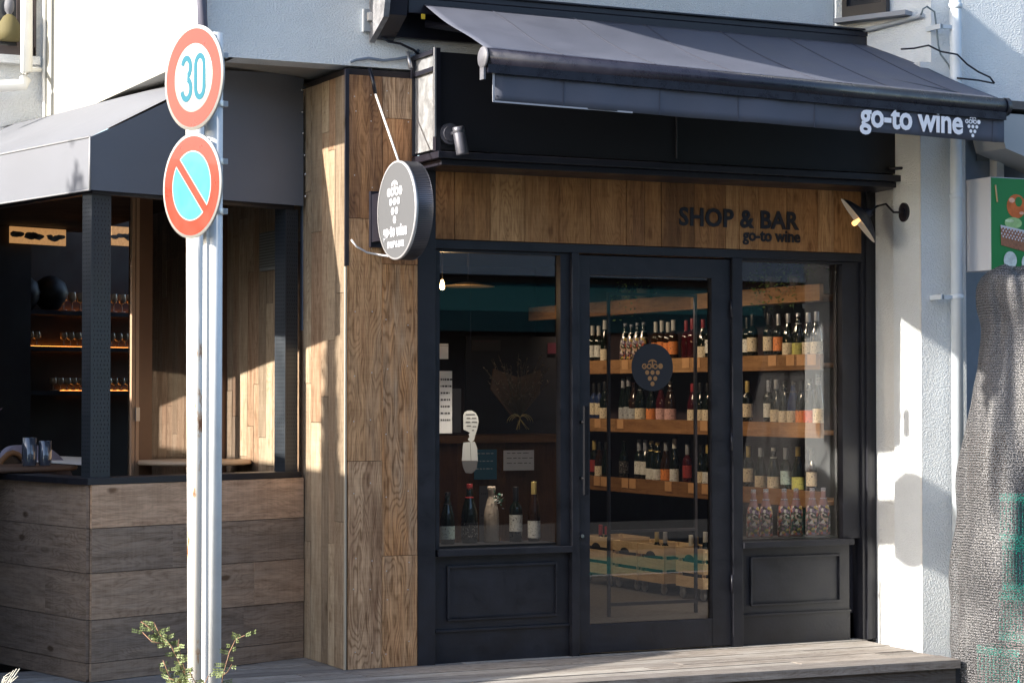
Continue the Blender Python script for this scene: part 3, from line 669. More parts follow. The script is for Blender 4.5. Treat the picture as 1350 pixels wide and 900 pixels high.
b = MB(); b.obox(AO+bn*.05+bln*.05+ZU*2.735, bu*1.5, bn*.05, ZU*.05); b.obox(AO+bn*.1+bln*.05+ZU*2.735, bl*4.2, bln*.05, ZU*.05); b.build('frame_tubes', BLK2, ba)

# bar interior
bi = thing('bar_interior', 'dim wood-lined bar room behind the terrace with amber lit shelves', 'bar room', BC+bn*2)
WQ = BC+bn*5.0
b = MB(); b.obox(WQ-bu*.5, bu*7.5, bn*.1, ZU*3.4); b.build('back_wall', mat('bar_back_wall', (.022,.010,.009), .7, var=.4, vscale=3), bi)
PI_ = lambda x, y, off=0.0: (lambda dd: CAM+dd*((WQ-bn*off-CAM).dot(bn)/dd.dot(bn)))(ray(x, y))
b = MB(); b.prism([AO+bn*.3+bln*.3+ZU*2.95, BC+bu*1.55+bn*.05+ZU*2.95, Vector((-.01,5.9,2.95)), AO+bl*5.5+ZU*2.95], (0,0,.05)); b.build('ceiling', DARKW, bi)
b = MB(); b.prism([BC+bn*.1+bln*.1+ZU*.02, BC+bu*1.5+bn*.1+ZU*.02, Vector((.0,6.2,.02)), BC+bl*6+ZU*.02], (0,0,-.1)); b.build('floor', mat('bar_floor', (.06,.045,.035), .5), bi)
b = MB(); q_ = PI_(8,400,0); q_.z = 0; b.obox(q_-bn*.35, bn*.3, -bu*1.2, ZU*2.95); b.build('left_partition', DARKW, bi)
b = MB(); b.obox(BC+bl*4.2+ZU*1.1, bl*3.5, bln*.1, ZU*1.7); b.build('sun_block_panel', DARKW, bi)  # unseen panel added to keep sun off the bar's back wall
AMB = mat('amber_strip', (1,.5,.15), .5, emit=(1,.33,.06), est=3.0)
PI_ = lambda x, y, off=0.0: (lambda dd: CAM+dd*((WQ-bn*off-CAM).dot(bn)/dd.dot(bn)))(ray(x, y))
for k, (py, a_) in enumerate(((410,.33),(457,.33),(515,.33))):
    pz = PI_(100, py, .3); zz = pz.z
    t = thing('bar_shelf', ['top','middle','lowest'][k]+' dark back-bar shelf with amber strip light, seen through the terrace', 'shelf', pz, group='back-bar shelves')
    b = MB(); b.obox(PI_(12, py, .3)*1.0, bu*1.9, bn*.28, ZU*.0-ZU*.035); b.v = [(x, y, zz if z > PI_(12,py,.3).z-.01 else zz-.035) for x, y, z in b.v]
    b.build('board', BLK2, t)
    b = MB(); s0 = PI_(80 if k != 1 else 14, py, .03); s0.z = zz+.002
    b.obox(s0, bu*1.5, bn*.012, ZU*.007); b.build('strip_light', AMB, t)
    # glassware
for k, (py, x0, x1, stp, h) in enumerate(((390,84,176,11,.13),(436,84,176,9,.10),(456,16,50,8,.10),(498,70,176,9,.09),(408,225,236,9,.09))):
    i = 0
    base = PI_(100, [410,457,457,515,410][k], .15).z+.003
    x = x0
    while x < x1:
        p = PI_(x, py, .15); p.z = base
        if k == 0 and 0 == i:
            pass
        b = MB(); r_ = .034+.004*(i % 3)
        b.lathe([(.03,0),(.03,.003),(.004,.006),(.004,h*.5),(r_*.7,h*.6),(r_,h*.8),(r_*.8,h*1.15)], (0,0,0), 12)
        o_ = b.build('wine_glass', mat('glassware', (.45,.30,.18), .08, spec=1, coat=.5)); o_.location = p
        tag(o_, ['stemmed glass standing on the top back-bar shelf','small glass on the middle back-bar shelf','small glass at the left end of the middle back-bar shelf','small glass on the lowest back-bar shelf','glass seen through the glazed partition on the top shelf'][k], 'glass', ['glasses on the top bar shelf','glasses on the middle bar shelf','glasses at the left end of the middle bar shelf','glasses on the lowest bar shelf','glasses behind the partition'][k])
        i += 1; x += stp
for k, (x, y, r) in enumerate(((32,392,.13),(66,392,.15))):
    b = MB(); p = PI_(x, 408, .16); b.lathe([(0,0),(.07,0),(r*.9,.08),(r,.14),(r*.8,.22),(r*.3,.27),(0,.28)], p, 18)
    tag(b.build('round_jar', mat('dark_pot', (.012,.010,.010), .5)), 'dark round pot on the top back-bar shelf, '+('left' if k == 0 else 'right')+' of the pair', 'pot', 'pots on the bar shelf')
# lit menu pictures
for k, (x0, y0, x1, y1) in enumerate(((14,303,87,320),(147,300,175,323))):
    a, c = PI_(x0, y1, .4), PI_(x1, y0, .4)
    t = thing('lit_picture', ['long backlit food picture high in the bar, left of the corner post','short backlit picture high in the bar, right of the corner post'][k], 'backlit picture', a)
    wv = bu*((c-a).dot(bu)); b = MB(); b.obox(a, wv, bn*.02, ZU*(c.z-a.z)); b.build('screen', mat('lit_panel', (.25,.15,.07), .5, emit=(1,.50,.18), est=.16, var=.8, vscale=22), t)
    b = MB()
    for i in range(16 if k == 0 else 7):
        ctr = a+wv*random.uniform(.08,.92)+ZU*((c.z-a.z)*random.uniform(.35,.6))-bn*.003
        n_ = 9; rr = random.uniform(.012,.036); b.face([ctr+bu*rr*1.8*cos(2*pi*q/n_)*random.uniform(.7,1)+ZU*rr*.8*sin(2*pi*q/n_)*random.uniform(.7,1) for q in range(n_)])
    b.build('food_shapes', mat('food_dark', (.03,.015,.01), .6), t)

# glazed partition
PO = BC+bn*1.4
PP = lambda x, y: (lambda dd: CAM+dd*((PO-CAM).dot(bn)/dd.dot(bn)))(ray(x, y))
gp_ = thing('glazed_partition', 'brown framed glass partition inside the bar terrace, its edge catching sun', 'partition', PP(186,630))
b = MB(); a, c = PP(183,640), PP(200,640); a.z = 0
b.obox(a, bu*((c-a).dot(bu)), bn*.05, ZU*2.95); e_ = PP(290,640); e_.z = 0; f_e = PP(302,640)
b.obox(e_, bu*((f_e-e_).dot(bu)), bn*.05, ZU*2.95); b.build('frame', mat('brown_door_frame', (.16,.085,.05), .45, var=.1), gp_)
b = MB(); a1 = PP(173,640); a1.z = 0; dpp = .02
b.obox(a1, bu*((a-a1).dot(bu)*.42), bn*dpp, ZU*2.95); b.obox(a1+bu*((a-a1).dot(bu)*.55), bu*((a-a1).dot(bu)*.45-.001), bn*dpp, ZU*2.95); b.build('edge_stile', mat('pale_edge_stile', (.42,.27,.17), .5), gp_)
b = MB(); b.face([c+bn*.02-ZU*c.z, e_+bn*.02, e_+bn*.02+ZU*2.95, c+bn*.02+ZU*(2.95-c.z)]); b.build('pane', glassmat('tinted_glass', 1.7, (.50,.48,.50)), gp_)
b = MB(); p = PP(177,555); b.obox(p-bn*.01, bu*.03, -bn*.01, ZU*.09); b.build('latch', mat('steel_latch', (.35,.35,.36), .35, metal=.8), gp_)
vg = thing('vent_grille', 'grey louvred vent on the board wall beside terrace post', 'vent', atx(356,330,-.02))
a, c = atx(347,358,-.02), atx(371,303,-.02)
b = MB(); b.box(-.045,-.018,min(a.y,c.y),max(a.y,c.y),a.z,c.z); b.build('housing', mat('vent_grey', (.22,.23,.23), .6), vg)
b = MB(); z = a.z+.02
while z < c.z-.01: b.box(-.052,-.0455,min(a.y,c.y)+.01,max(a.y,c.y)-.01,z,z+.008); z += .018
b.build('louvres', mat('vent_dark', (.10,.105,.105), .6), vg)

# tables, chair, vase, lantern, papers on the terrace
tb = thing('wood_table', 'round dark wood table behind the left terrace wall', 'table', BC+bn*.9+bln*.2)
WT = wood('dark_table_wood', [(.10,.06,.04),(.15,.09,.06)], dark=.6, grain=.5)
b = MB(); p0 = PI_(0,600); zt = 1.14
c_ = BC+bn*1.0+bl*.55+bln*.18; b.lathe([(0,.0),(.60,.0),(.61,.012),(.60,.03),(0,.03)], (c_.x,c_.y,zt), 36); b.build('tabletop', WT, tb)
b = MB(); b.tube([(c_.x,c_.y,.02),(c_.x,c_.y,zt)],.035,12); b.lathe([(.25,0),(.25,.02),(.04,.03)], (c_.x,c_.y,.02), 24); b.build('leg', BLK2, tb)
tb2 = thing('pale_table', 'pale topped table beside the glass partition in the bar', 'table', (0,0,0))
c2 = PP(225,600)-bn*.25; b = MB(); b.lathe([(0,.0),(.36,.0),(.37,.01),(.36,.03),(0,.03)], (c2.x,c2.y,1.15), 36); b.build('tabletop', mat('pale_tabletop', (.5,.36,.24), .45), tb2)
b = MB(); b.tube([(c2.x,c2.y,.02),(c2.x,c2.y,1.15)],.03,12); b.build('leg', BLK2, tb2)
ch = thing('tub_chair', 'striped fabric tub chair with rounded back at the bar terrace table', 'chair', (0,0,0))
cc_ = PP(85,585)+bn*.3
cm = mat('striped_fabric', (.30,.27,.33), .9, var=.4, vscale=3)
b = MB()
for k in range(24):
    t0_, t1_ = k/24, (k+1)/24
    f_ = lambda t: (bu*(t-.5)*.62+bn*(.12*cos((t-.5)*pi)), 1.02+.26*(1-abs(2*t-1)**3.5))
    (q0,z0_),(q1,z1_) = f_(t0_), f_(t1_); A0 = Vector((cc_.x,cc_.y,0))
    b.face([A0+q0+ZU*.72, A0+q1+ZU*.72, A0+q1+ZU*z1_, A0+q0+ZU*z0_], smooth=True); b.face([A0+q1+ZU*.72+bn*.06, A0+q0+ZU*.72+bn*.06, A0+q0+ZU*z0_+bn*.06, A0+q1+ZU*z1_+bn*.06]); b.face([A0+q0+ZU*z0_, A0+q1+ZU*z1_, A0+q1+ZU*z1_+bn*.06, A0+q0+ZU*z0_+bn*.06])
b.build('backrest', cm, ch)
b = MB(); b.obox(Vector((cc_.x,cc_.y,.62))-bu*.28-bn*.35, bu*.56, bn*.45, ZU*.12); b.build('seat', cm, ch, bevel=.02)
for sx_, sy_ in ((-.25,-.3),(.25,-.3),(-.25,.05),(.25,.05)):
    b = MB(); q = Vector((cc_.x,cc_.y,.02))+bu*sx_+bn*sy_; b.tube([q, q+ZU*.6], .015, 8); b.build('leg', BLK2, ch)
wc = thing('wooden_chair', 'dark wooden chair with rounded hoop back beside the striped tub chair', 'chair', (0,0,0))
q = PP(41,585)+bn*.2; q.z = 0
b = MB(); pts = [q+bu*(-.17+.0)+ZU*.75]
for k in range(11): t = k/10; pts.append(q+bu*(-.19+.38*t)+ZU*(1.02+.22*sin(pi*t)))
pts.append(q+bu*.17+ZU*.75); b.tube(pts, .018, 8); b.build('hoop', wood('amber_bentwood', [(.22,.11,.05),(.28,.14,.06)], grain=.3), wc)
b = MB(); b.prism([p+bn*.005 for p in pts], bn*.01); b.build('backrest', mat('dark_leather', (.02,.012,.01), .5), wc)
b = MB(); b.obox(q+ZU*.72-bu*.2-bn*.3, bu*.4, bn*.38, ZU*.04); b.build('seat', mat('dark_leather', (.02,.012,.01), .5), wc)
for sx_ in (-.17,.17):
    b = MB(); b.tube([q+bu*sx_+ZU*.02, q+bu*sx_+ZU*.75], .014, 8); b.build('leg', BLK2, wc)
b = MB(); b.prism([atz(18,607,1.175), atz(112,613,1.175), atz(112,603,1.175), atz(34,600,1.175)], (0,0,.004)); tag(b.build('menu_sheet', WHT), 'white menu sheet on the round dark table, catching the sun', 'paper')
vs = thing('vase', 'grey vase of dark flowers inside the bar', 'vase', PP(68,560))
p = PP(68,572)+bn*.9; b = MB(); b.lathe([(0,0),(.055,0),(.065,.12),(.06,.22),(.05,.22),(.05,.02)], (p.x,p.y,1.24), 18); b.build('pot', mat('vase_grey', (.10,.12,.13), .3), vs)
b = MB(); b.box(p.x-.2,p.x+.2,p.y-.15,p.y+.15,1.2,1.238); b.box(p.x-.02,p.x+.02,p.y-.02,p.y+.02,0.02,1.2); tag(b.build('stand', BLK2), 'black plant stand under the vase inside the bar', 'stand')
b = MB()
for i in range(60):
    c = Vector((p.x,p.y,1.5))+Vector((random.gauss(0,.07),random.gauss(0,.07),random.gauss(.04,.06))); r = .022
    a_, e_1 = Vector((random.gauss(0,1),random.gauss(0,1),random.gauss(0,1))).normalized(), None
    e_1 = a_.orthogonal().normalized(); b.face([c+a_*r, c+e_1*r, c-a_*r, c-e_1*r])
b.build('flowers', mat('dusky_flowers', (.10,.06,.07), .8), vs)
ln = thing('glass_lantern', 'clear glass tumbler and jar at the left edge of the terrace ledge', 'glass jar', PP(10,600))
p = PP(6,604)-bn*.35; b = MB()
for dx, r_, h_ in ((-.05,.045,.17),(.045,.04,.15)): b.lathe([(r_*.9,0),(r_,.02),(r_,h_),(r_*.92,h_),(r_*.9,.02),(0,.015)], (p.x+dx,p.y,1.175), 16)
b.build('jars', mat('jar_glass', (.06,.07,.09), .05, spec=1, coat=1), ln)

# ------------------------------------------------------------ traffic signs and poles
SC = atd(255,102.5,10.0); PX = SC.x+.10; PY = SC.y
sgp = thing('traffic_signpost', 'galvanised post with round 30 sign above round no parking sign', 'road sign', (PX,PY,-.22))
GALV = mat('galvanised_pale', (.74,.76,.77), .5, metal=.15, var=.12, vscale=5)
b = MB()
p0 = atd(279.5,960,10.02); p1 = atd(281,46,10.02); p0 = Vector((PX-.0,PY+.0,-.22)); p1 = Vector((PX,PY,3.27))
b.tube([p0, p1], .040, 20); b.build('post', GALV, sgp)
b = MB(); b.obox(Vector((PX-.0,PY-.0,-.22))+Vector((-.044,-.028,0)), (.012,0,0), (0,.05,0), (0,0,3.0)); b.build('channel', mat('bright_channel', (.78,.78,.76), .5), sgp)
b = MB()
NRM = Vector((-.963,-.27,0)).normalized(); TX = ZU.cross(NRM).normalized()      # text direction seen from the front
RED = mat('sign_red', (.36,.035,.016), .35, var=.12, vscale=8, coat=.3); SBLUE = mat('sign_blue', (.05,.27,.36), .35, var=.15, vscale=10, coat=.3); SWH = mat('sign_white', (.42,.41,.39), .35, coat=.3, var=.03)
def plate(c, name, label):
    b = MB(); b.lathe([(0,0),(.242,0),(.2425,-.006),(.240,-.012),(0,-.012)], c, 56, axis=NRM); return b.build(name, SWH, sgp)
def ringf(b, c, r0, r1, off, n_=56, a0=0, a1=2*pi):
    P = lambda r, a: Vector(c)+TX*r*cos(a)+ZU*r*sin(a)+NRM*off
    for k in range(n_):
        t0, t1 = a0+(a1-a0)*k/n_, a0+(a1-a0)*(k+1)/n_; b.face([P(r0,t0),P(r1,t0),P(r1,t1),P(r0,t1)])
s1 = plate(SC, 'speed_sign', ''); b = MB(); ringf(b, SC, .158, .226, .001); b.build('red_ring', RED, s1)
DIG = mat('sign_digits', (.005,.11,.16), .4)
def stroke(b, pts, w_, c, off):
    P = [Vector(c)+TX*x+ZU*y+NRM*off for x, y in pts]
    for i in range(len(P)-1):
        d0 = (P[i+1]-P[max(i-1,0)]).normalized(); d1 = (P[min(i+2,len(P)-1)]-P[i]).normalized()
        n0, n1 = NRM.cross(d0)*w_/2, NRM.cross(d1)*w_/2
        b.face([P[i]-n0, P[i+1]-n1, P[i+1]+n1, P[i]+n0])
b = MB(); A = lambda cx, cy, rx, ry, a0, a1, n_=14: [(cx+rx*cos(radians(a0+(a1-a0)*k/n_)), cy+ry*sin(radians(a0+(a1-a0)*k/n_))) for k in range(n_+1)]
# 3: upper bowl, lower bowl (Japanese condensed digits)
up3 = A(-.057,.052,.034,.043,165,-70); lo3 = A(-.057,-.048,.037,.046,75,-170)
stroke(b, up3, .027, SC, .0015); stroke(b, lo3, .027, SC, .0016); stroke(b, [(-.05,.006),(-.036,.004)], .024, SC, .0017)
o_ = A(.054,.052,.035,.043,0,180)+[(.019,-.048)]+A(.054,-.048,.035,.046,180,360)+[(.089,.052)]
stroke(b, o_, .026, SC, .0015); b.build('digits', DIG, s1)
SC2 = atd(252.5,245,10.0); SC2 = Vector((SC.x,SC.y,SC2.z))+TX*(-.012)
s2 = plate(SC2, 'no_parking_sign', ''); b = MB(); ringf(b, SC2, .160, .228, .001)
b2 = MB(); b2.disc(SC2+NRM*.0008, NRM, .158, 48); b2.build('blue_disc', SBLUE, s2)
dg = (TX*-1+ZU*1).normalized(); pg = NRM.cross(dg)
ww = MB(); ww.face([SC2+dg*.157-pg*.025+NRM*.0012, SC2-dg*.157-pg*.025+NRM*.0012, SC2-dg*.157+pg*.025+NRM*.0012, SC2+dg*.157+pg*.025+NRM*.0012]); ringf(ww, SC2, .156, .161, .0011); ww.build('white_edging', SWH, s2)
b.face([SC2+dg*.165-pg*.020+NRM*.0018, SC2-dg*.165-pg*.020+NRM*.0018, SC2-dg*.165+pg*.020+NRM*.0018, SC2+dg*.165+pg*.020+NRM*.0018]); b.build('red_ring_and_bar', RED, s2)
for z in (SC.z+.11, SC.z-.115, SC2.z+.115, SC2.z-.115):
    b = MB(); b.lathe([(.043,0),(.046,0),(.046,.03),(.043,.03)], (PX,PY,z-.015), 20); b.box(PX+.03,PX+.060,PY-.024,PY+.0,z-.013,z+.013); b.obox((SC.x+.01,PY-.04,z-.012),(.07,0,0),(0,.08,0),(0,0,.024)); cl_ = b.build('clamp', mat('clamp_steel', (.55,.55,.56), .35, metal=.6), sgp, bevel=.002)
b = MB(); tp = atd(257,100,10.7); bt = atd(259.5,900,10.7); dd = (bt-tp).normalized(); bt2 = bt+dd*((bt.z+.22)/-dd.z)
b.tube([tp, bt2], .045, 20)
rust = bpy.data.materials.new('rusty_white_paint'); rust.use_nodes = True; n = rust.node_tree.nodes; L = rust.node_tree.links; P = n['Principled BSDF']
tc = n.new('ShaderNodeTexCoord'); mp = n.new('ShaderNodeMapping'); mp.inputs['Scale'].default_value = (11,11,3.2); t = n.new('ShaderNodeTexNoise'); t.inputs['Scale'].default_value = 1; t.inputs['Detail'].default_value = 7; t.inputs['Roughness'].default_value = .65
cr = n.new('ShaderNodeValToRGB'); cr.color_ramp.elements[0].position = .60; cr.color_ramp.elements[0].color = (.76,.73,.66,1); cr.color_ramp.elements[1].position = .66; cr.color_ramp.elements[1].color = (.26,.10,.04,1)
e = cr.color_ramp.elements.new(.56); e.color = (.78,.76,.72,1); e = cr.color_ramp.elements.new(.63); e.color = (.62,.42,.27,1)
L.new(tc.outputs['Object'], mp.inputs[0]); L.new(mp.outputs[0], t.inputs[0]); L.new(t.outputs[0], cr.inputs[0]); L.new(cr.outputs[0], P.inputs['Base Color']); P.inputs['Roughness'].default_value = .6
pl_ = b.build('pole', rust); tag(pl_, 'white painted steel pole with rust patches behind the two traffic signs', 'pole')
# weed
wd = thing('weed', 'straggly weed with small pale leaves at the foot of white pole', 'plant', (bt2.x,bt2.y-.15,-.22))
lf = MB(); st_ = MB(); LEAF = mat('weed_leaf', (.16,.20,.07), .6, var=.3, vscale=30)
def sprig(pts, dens, ls=.011):
    P = [atd(x, y, 9.7+random.uniform(-.05,.05)) for x, y in pts]; st_.tube(P, .0022, 5)
    for i in range(len(P)-1):
        seg = (P[i+1]-P[i]); m__ = max(2, int(seg.length*dens))
        for k in range(m__):
            c = P[i].lerp(P[i+1], (k+random.random())/m__); side = random.choice((-1,1)); d1 = (cR*side+cU*random.uniform(-.2,.5)+cF*random.uniform(-.7,.7)).normalized()
            L_ = random.uniform(.02,.055)
            for q in range(int(L_/.008)):
                cc2 = c+d1*(q*.008+.006); up_ = (cU+cF*random.uniform(-1,1)).normalized()
                for sgn in (-1,1):
                    tip = cc2+up_*sgn*ls+d1*.004; wv = d1*ls*.42; lf.face([cc2, cc2.lerp(tip,.5)-wv, tip, cc2.lerp(tip,.5)+wv])
sprig([(262,930),(245,890),(225,850),(210,835),(203,820)], 60); sprig([(225,850),(200,845),(188,833)], 50); sprig([(210,840),(196,826),(186,819)], 40)
sprig([(250,910),(243,880),(235,850),(236,842)], 50); sprig([(228,925),(232,900),(245,880)], 70); sprig([(240,925),(225,895),(215,870)], 70); sprig([(262,930),(258,900),(250,885)], 60)
sprig([(288,930),(294,890),(302,860),(311,842),(323,837)], 45); sprig([(294,890),(300,885),(306,875)], 60); sprig([(270,930),(262,915),(240,900),(222,893)], 90); sprig([(262,930),(268,905),(275,890)], 60)
st_.build('stems', mat('weed_stem', (.22,.12,.07), .7), wd); lf.build('leaves', LEAF, wd)
gr = MB()
for k in range(9):
    P = [atd(-6+k*2+random.uniform(-3,3), 935, 9.9), atd(2+k*1.5, 895+random.uniform(-6,8), 9.9), atd(10+k*2, 884+random.uniform(-6,10), 9.9)]
    gr.tube(P, .0022, 4)
tag(gr.build('dry_grass', mat('dry_grass', (.6,.58,.5), .7)), 'few dry pale grass blades at the lower left corner', 'grass tuft')

# ------------------------------------------------------------ right side: downpipe, cables, signboard, netting, crates
rd = thing('downpipe', 'tall pale blue-grey downpipe on the pier right of the wine shop', 'pipe', (3.85,-.72,0))
PM = mat('pipe_blue_grey', (.56,.62,.68), .45, var=.06)
b = MB(); q0, q1 = aty(1262,900,-.74), aty(1262.5,0,-.74); q0 = Vector((q0.x,-.74,-.2)); q1 = Vector((aty(1262,500,-.74).x,-.74,7)); q0.x = q1.x; b.tube([q0,q1], .0375, 20); b.build('pipe_run', PM, rd)
for z in (aty(1262,262,-.74).z, aty(1262,395,-.74).z, aty(1262,12,-.74).z):
    b = MB(); b.lathe([(.040,0),(.044,.004),(.044,.03),(.040,.034)], (q1.x,-.74,z), 20); b.build('collar', PM, rd)
for z in (aty(1262,392,-.74).z, aty(1262,37,-.74).z):
    b = MB(); b.box(q1.x-.12,q1.x+.045,-.752,-.730,z-.012,z+.012); b.box(q1.x-.13,q1.x-.11,-.752,-.60,z-.015,z+.015); b.build('bracket', PM, rd)
def cab(pts, m, label, r=.006, Yp=-.80):
    b = MB(); b.tube([aty(x, y, Yp) for x, y in pts], r, 7); tag(b.build('cable', m), label, 'cable')
cab([(1214,20),(1217,12),(1222,9),(1232,16),(1235,40),(1237,60),(1240,72),(1250,85),(1255,97)], mat('cable_grey2', (.14,.18,.2), .5), 'thin grey cable hooking down the wall left of the tall downpipe', Yp=-.70)
cab([(1188,65),(1205,64),(1224,60),(1240,68),(1262,72),(1275,85),(1290,95),(1305,102),(1311,110)], BLK2, 'black cable crossing in front of the tall downpipe towards the neighbouring roof')
cab([(1262,103),(1290,106),(1310,110)], BLK2, 'short black cable right of the downpipe at roof level', Yp=-.78)
b = MB(); b.tube([onw(1100,47,.02), onw(1150,38,.02), onw(1210,22,.02), onw(1216,20,.03)], .016, 8); tag(b.build('conduit', mat('conduit_grey', (.40,.43,.46), .5)), 'pale conduit running below the small upper window', 'conduit')
nb = thing('neighbour_shop', 'dim grey shop at the right with signboard, seen past the downpipe', 'shop', (4.5,-.6,0))
b = MB(); b.box(3.99,6.5,-.62,-.3,2.95,3.4); b.box(4.0,6.5,.3,.4,-.2,2.95); b.build('wall', mat('neighbour_wall', (.22,.25,.30), .7, var=.15), nb)
b = MB(); a = aty(1290,124,-.95); b.obox((a.x,-1.0,3.40),(2.2,0,0),(0,.5,0),(0,0,.05)); b.build('roof_ledge', mat('ledge_dark', (.09,.085,.085), .8, bump=.4), nb)
b = MB(); a = aty(1326,190,-.98); b.prism([(a.x,-.98,3.15),(a.x+.5,-.98,3.0),(a.x+.5,-.98,3.37),(a.x-.02,-.98,3.37),(a.x-.03,-.98,3.25)], (0,.3,0)); b.build('gutter_box', mat('gutter_grey', (.36,.37,.38), .6), nb)
b = MB(); a = aty(1309,190,-.66); b.box(a.x,a.x+.055,-.70,-.625,2.9,3.2); b.build('white_post', WPLAST, nb)
b = MB(); a, c = aty(1288,212,-.63), aty(1304,190,-.63); b.box(a.x,c.x,-.628,-.621,a.z,c.z-.02); b.build('taped_patch', mat('tape', (.16,.17,.19), .6), nb)
b = MB(); b.box(4.04,4.9,.1,.29,.9,1.35); b.build('brown_shutter', mat('brown_panel', (.25,.09,.03), .6), nb)
sb = thing('vegetable_signboard', 'box signboard with green front showing a basket of vegetables', 'signboard', (4.1,-.8,2.7))
fxL = aty(1306,300,-.9).x; z0, z1 = aty(1306,356,-.9).z, aty(1306,233,-.9).z
yb_ = atx(1269,300,fxL).y
b = MB(); b.box(fxL,fxL+.6,-.9,yb_,z0,z1); b.build('case', mat('sign_case', (.55,.56,.60), .45), sb, bevel=.003)
b = MB(); b.box(fxL+.004,fxL+.59,-.904,-.9005,z0+.005,z1-.005); pf = b.build('green_face', mat('poster_green', (.01,.20,.045), .4), sb)
def blob(px, py, rx, ry, col, nm, off, n_=20):
    c = aty(px, py, -.905-off); sx_ = .0045*1.0; b = MB(); b.face([(c.x+rx*.0040*cos(2*pi*k/n_), c.y, c.z+ry*.0040*sin(2*pi*k/n_)) for k in range(n_)]); b.build(nm, mat('print_'+nm, col, .4, var=.3, vscale=25), pf)
blob(1340,272,19,19,(.62,.13,.02),'orange_pepper',.000); blob(1343,266,7,8,(.03,.22,.04),'pepper_stem',.001); blob(1336,294,17,9,(.35,.55,.22),'cucumber',.0015)
cx = aty(1333,310,-.907); b = MB(); b.face([(cx.x-.085,-.908,cx.z+.06),(cx.x-.08,-.908,cx.z-.065),(cx.x+.2,-.908,cx.z-.12),(cx.x+.2,-.908,cx.z+.0)]); bk = b.build('basket', mat('print_basket', (.30,.12,.06), .6, var=.5, vscale=60), pf)
b = MB()
for i in range(9):
    for j in range(4): 
        x_ = cx.x-.075+i*.024+(j % 2)*.012; z_ = cx.z+.045-j*.018-i*.004; b.face([(x_,-.9085,z_+.008),(x_-.007,-.9085,z_),(x_,-.9085,z_-.008),(x_+.007,-.9085,z_)])
for i in range(12): x_ = cx.x-.083+i*.02; b.face([(x_,-.9088,cx.z+.062-i*.003),(x_,-.9088,cx.z+.05-i*.003),(x_+.021,-.9088,cx.z+.047-i*.003),(x_+.021,-.9088,cx.z+.059-i*.003)])
b.build('basket_lace', mat('print_lace', (.6,.58,.62), .6), bk)
b = MB(); a = aty(1314,250,-.907); b.tube([(a.x-.01,-.907,a.z+.03),(a.x+.005,-.907,a.z-.08)], .006, 5); b.build('basket_handle', mat('print_handle', (.5,.36,.2), .6), pf)
blob(1334,264,6,4,(.85,.45,.30),'pepper_highlight',.0012,10); blob(1347,281,5,2.5,(.80,.40,.22),'pepper_highlight',.0013,10); blob(1331,291,9,2.5,(.55,.70,.42),'cucumber_streak',.0018,12)
blob(1332,343,13,14,(.62,.68,.66),'white_egg',.004); blob(1353,346,9,12,(.62,.68,.66),'white_egg',.0045)

netm = bpy.data.materials.new('woven_shade_net'); netm.use_nodes = True; n = netm.node_tree.nodes; L = netm.node_tree.links; P = n['Principled BSDF']
def Mt(op, a, c=None, d=None):
    x = n.new('ShaderNodeMath'); x.operation = op
    for i, v in enumerate((a, c, d)):
        if v is None: continue
        if isinstance(v, (int, float)): x.inputs[i].default_value = v
        else: L.new(v, x.inputs[i])
    return x.outputs[0]
uv = n.new('ShaderNodeUVMap'); sp_ = n.new('ShaderNodeSeparateXYZ'); L.new(uv.outputs[0], sp_.inputs[0])
def nz(su, sv, det=2):
    mp = n.new('ShaderNodeMapping'); mp.inputs['Scale'].default_value = (su, sv, 1); L.new(uv.outputs[0], mp.inputs[0]); t = n.new('ShaderNodeTexNoise'); t.inputs['Scale'].default_value = 1; t.inputs['Detail'].default_value = det; L.new(mp.outputs[0], t.inputs[0]); return t.outputs[0]
lowf = nz(3, 3); row = Mt('SINE', Mt('ADD', Mt('MULTIPLY', sp_.outputs[1], 2*pi/.016), Mt('MULTIPLY', lowf, 9)))
f1 = Mt('ADD', Mt('MULTIPLY', row, .045), nz(135, 210)); wht = Mt('GREATER_THAN', f1, .535); hole = Mt('LESS_THAN', Mt('ADD', nz(150, 150), Mt('MULTIPLY', row, .03)), .455)
mx = n.new('ShaderNodeMix'); mx.data_type = 'RGBA'; mx.inputs[6].default_value = (.010,.010,.012,1); mx.inputs[7].default_value = (.23,.225,.235,1); L.new(wht, mx.inputs[0]); L.new(mx.outputs[2], P.inputs['Base Color']); P.inputs['Roughness'].default_value = .6
tr = n.new('ShaderNodeBsdfTransparent'); ms = n.new('ShaderNodeMixShader'); L.new(hole, ms.inputs[0]); L.new(P.outputs[0], ms.inputs[1]); L.new(tr.outputs[0], ms.inputs[2]); L.new(ms.outputs[0], n['Material Output'].inputs[0])
NY_ = -1.14
sil = [(353,1306),(360,1288),(372,1277),(400,1277),(430,1283),(470,1276),(520,1266),(570,1259),(630,1251),(690,1249),(722,1245),(760,1243),(800,1246),(850,1242),(900,1248),(935,1252)]
b = MB(); rings = []; NA = 96
for q, (py, px) in enumerate(sil):
    p = aty(px, py, NY_); grow = min(1, q/6)
    rx = .10+.30*grow**.7 if q else .16; rx = {0:.10,1:.20,2:.27,3:.29,4:.27,5:.31,6:.37,7:.41,8:.45}.get(q, .48); cxn = p.x+rx*1.22+.01
    ring_ = []
    for k in range(NA):
        a_ = 2*pi*k/NA; fold = 1+.11*sin(a_*5+p.z*2.6)*grow+.05*sin(a_*11-p.z*4.5)+.03*sin(a_*3+p.z*6)+.02*sin(a_*19+p.z*3)
        ring_.append(Vector((cxn+rx*cos(a_)*(fold if cos(a_) > -.6 else 1+(fold-1)*.35), NY_-.06+.78*rx*sin(a_)*fold, p.z+.02*sin(a_*4))))
    rings.append(ring_)
sub = []
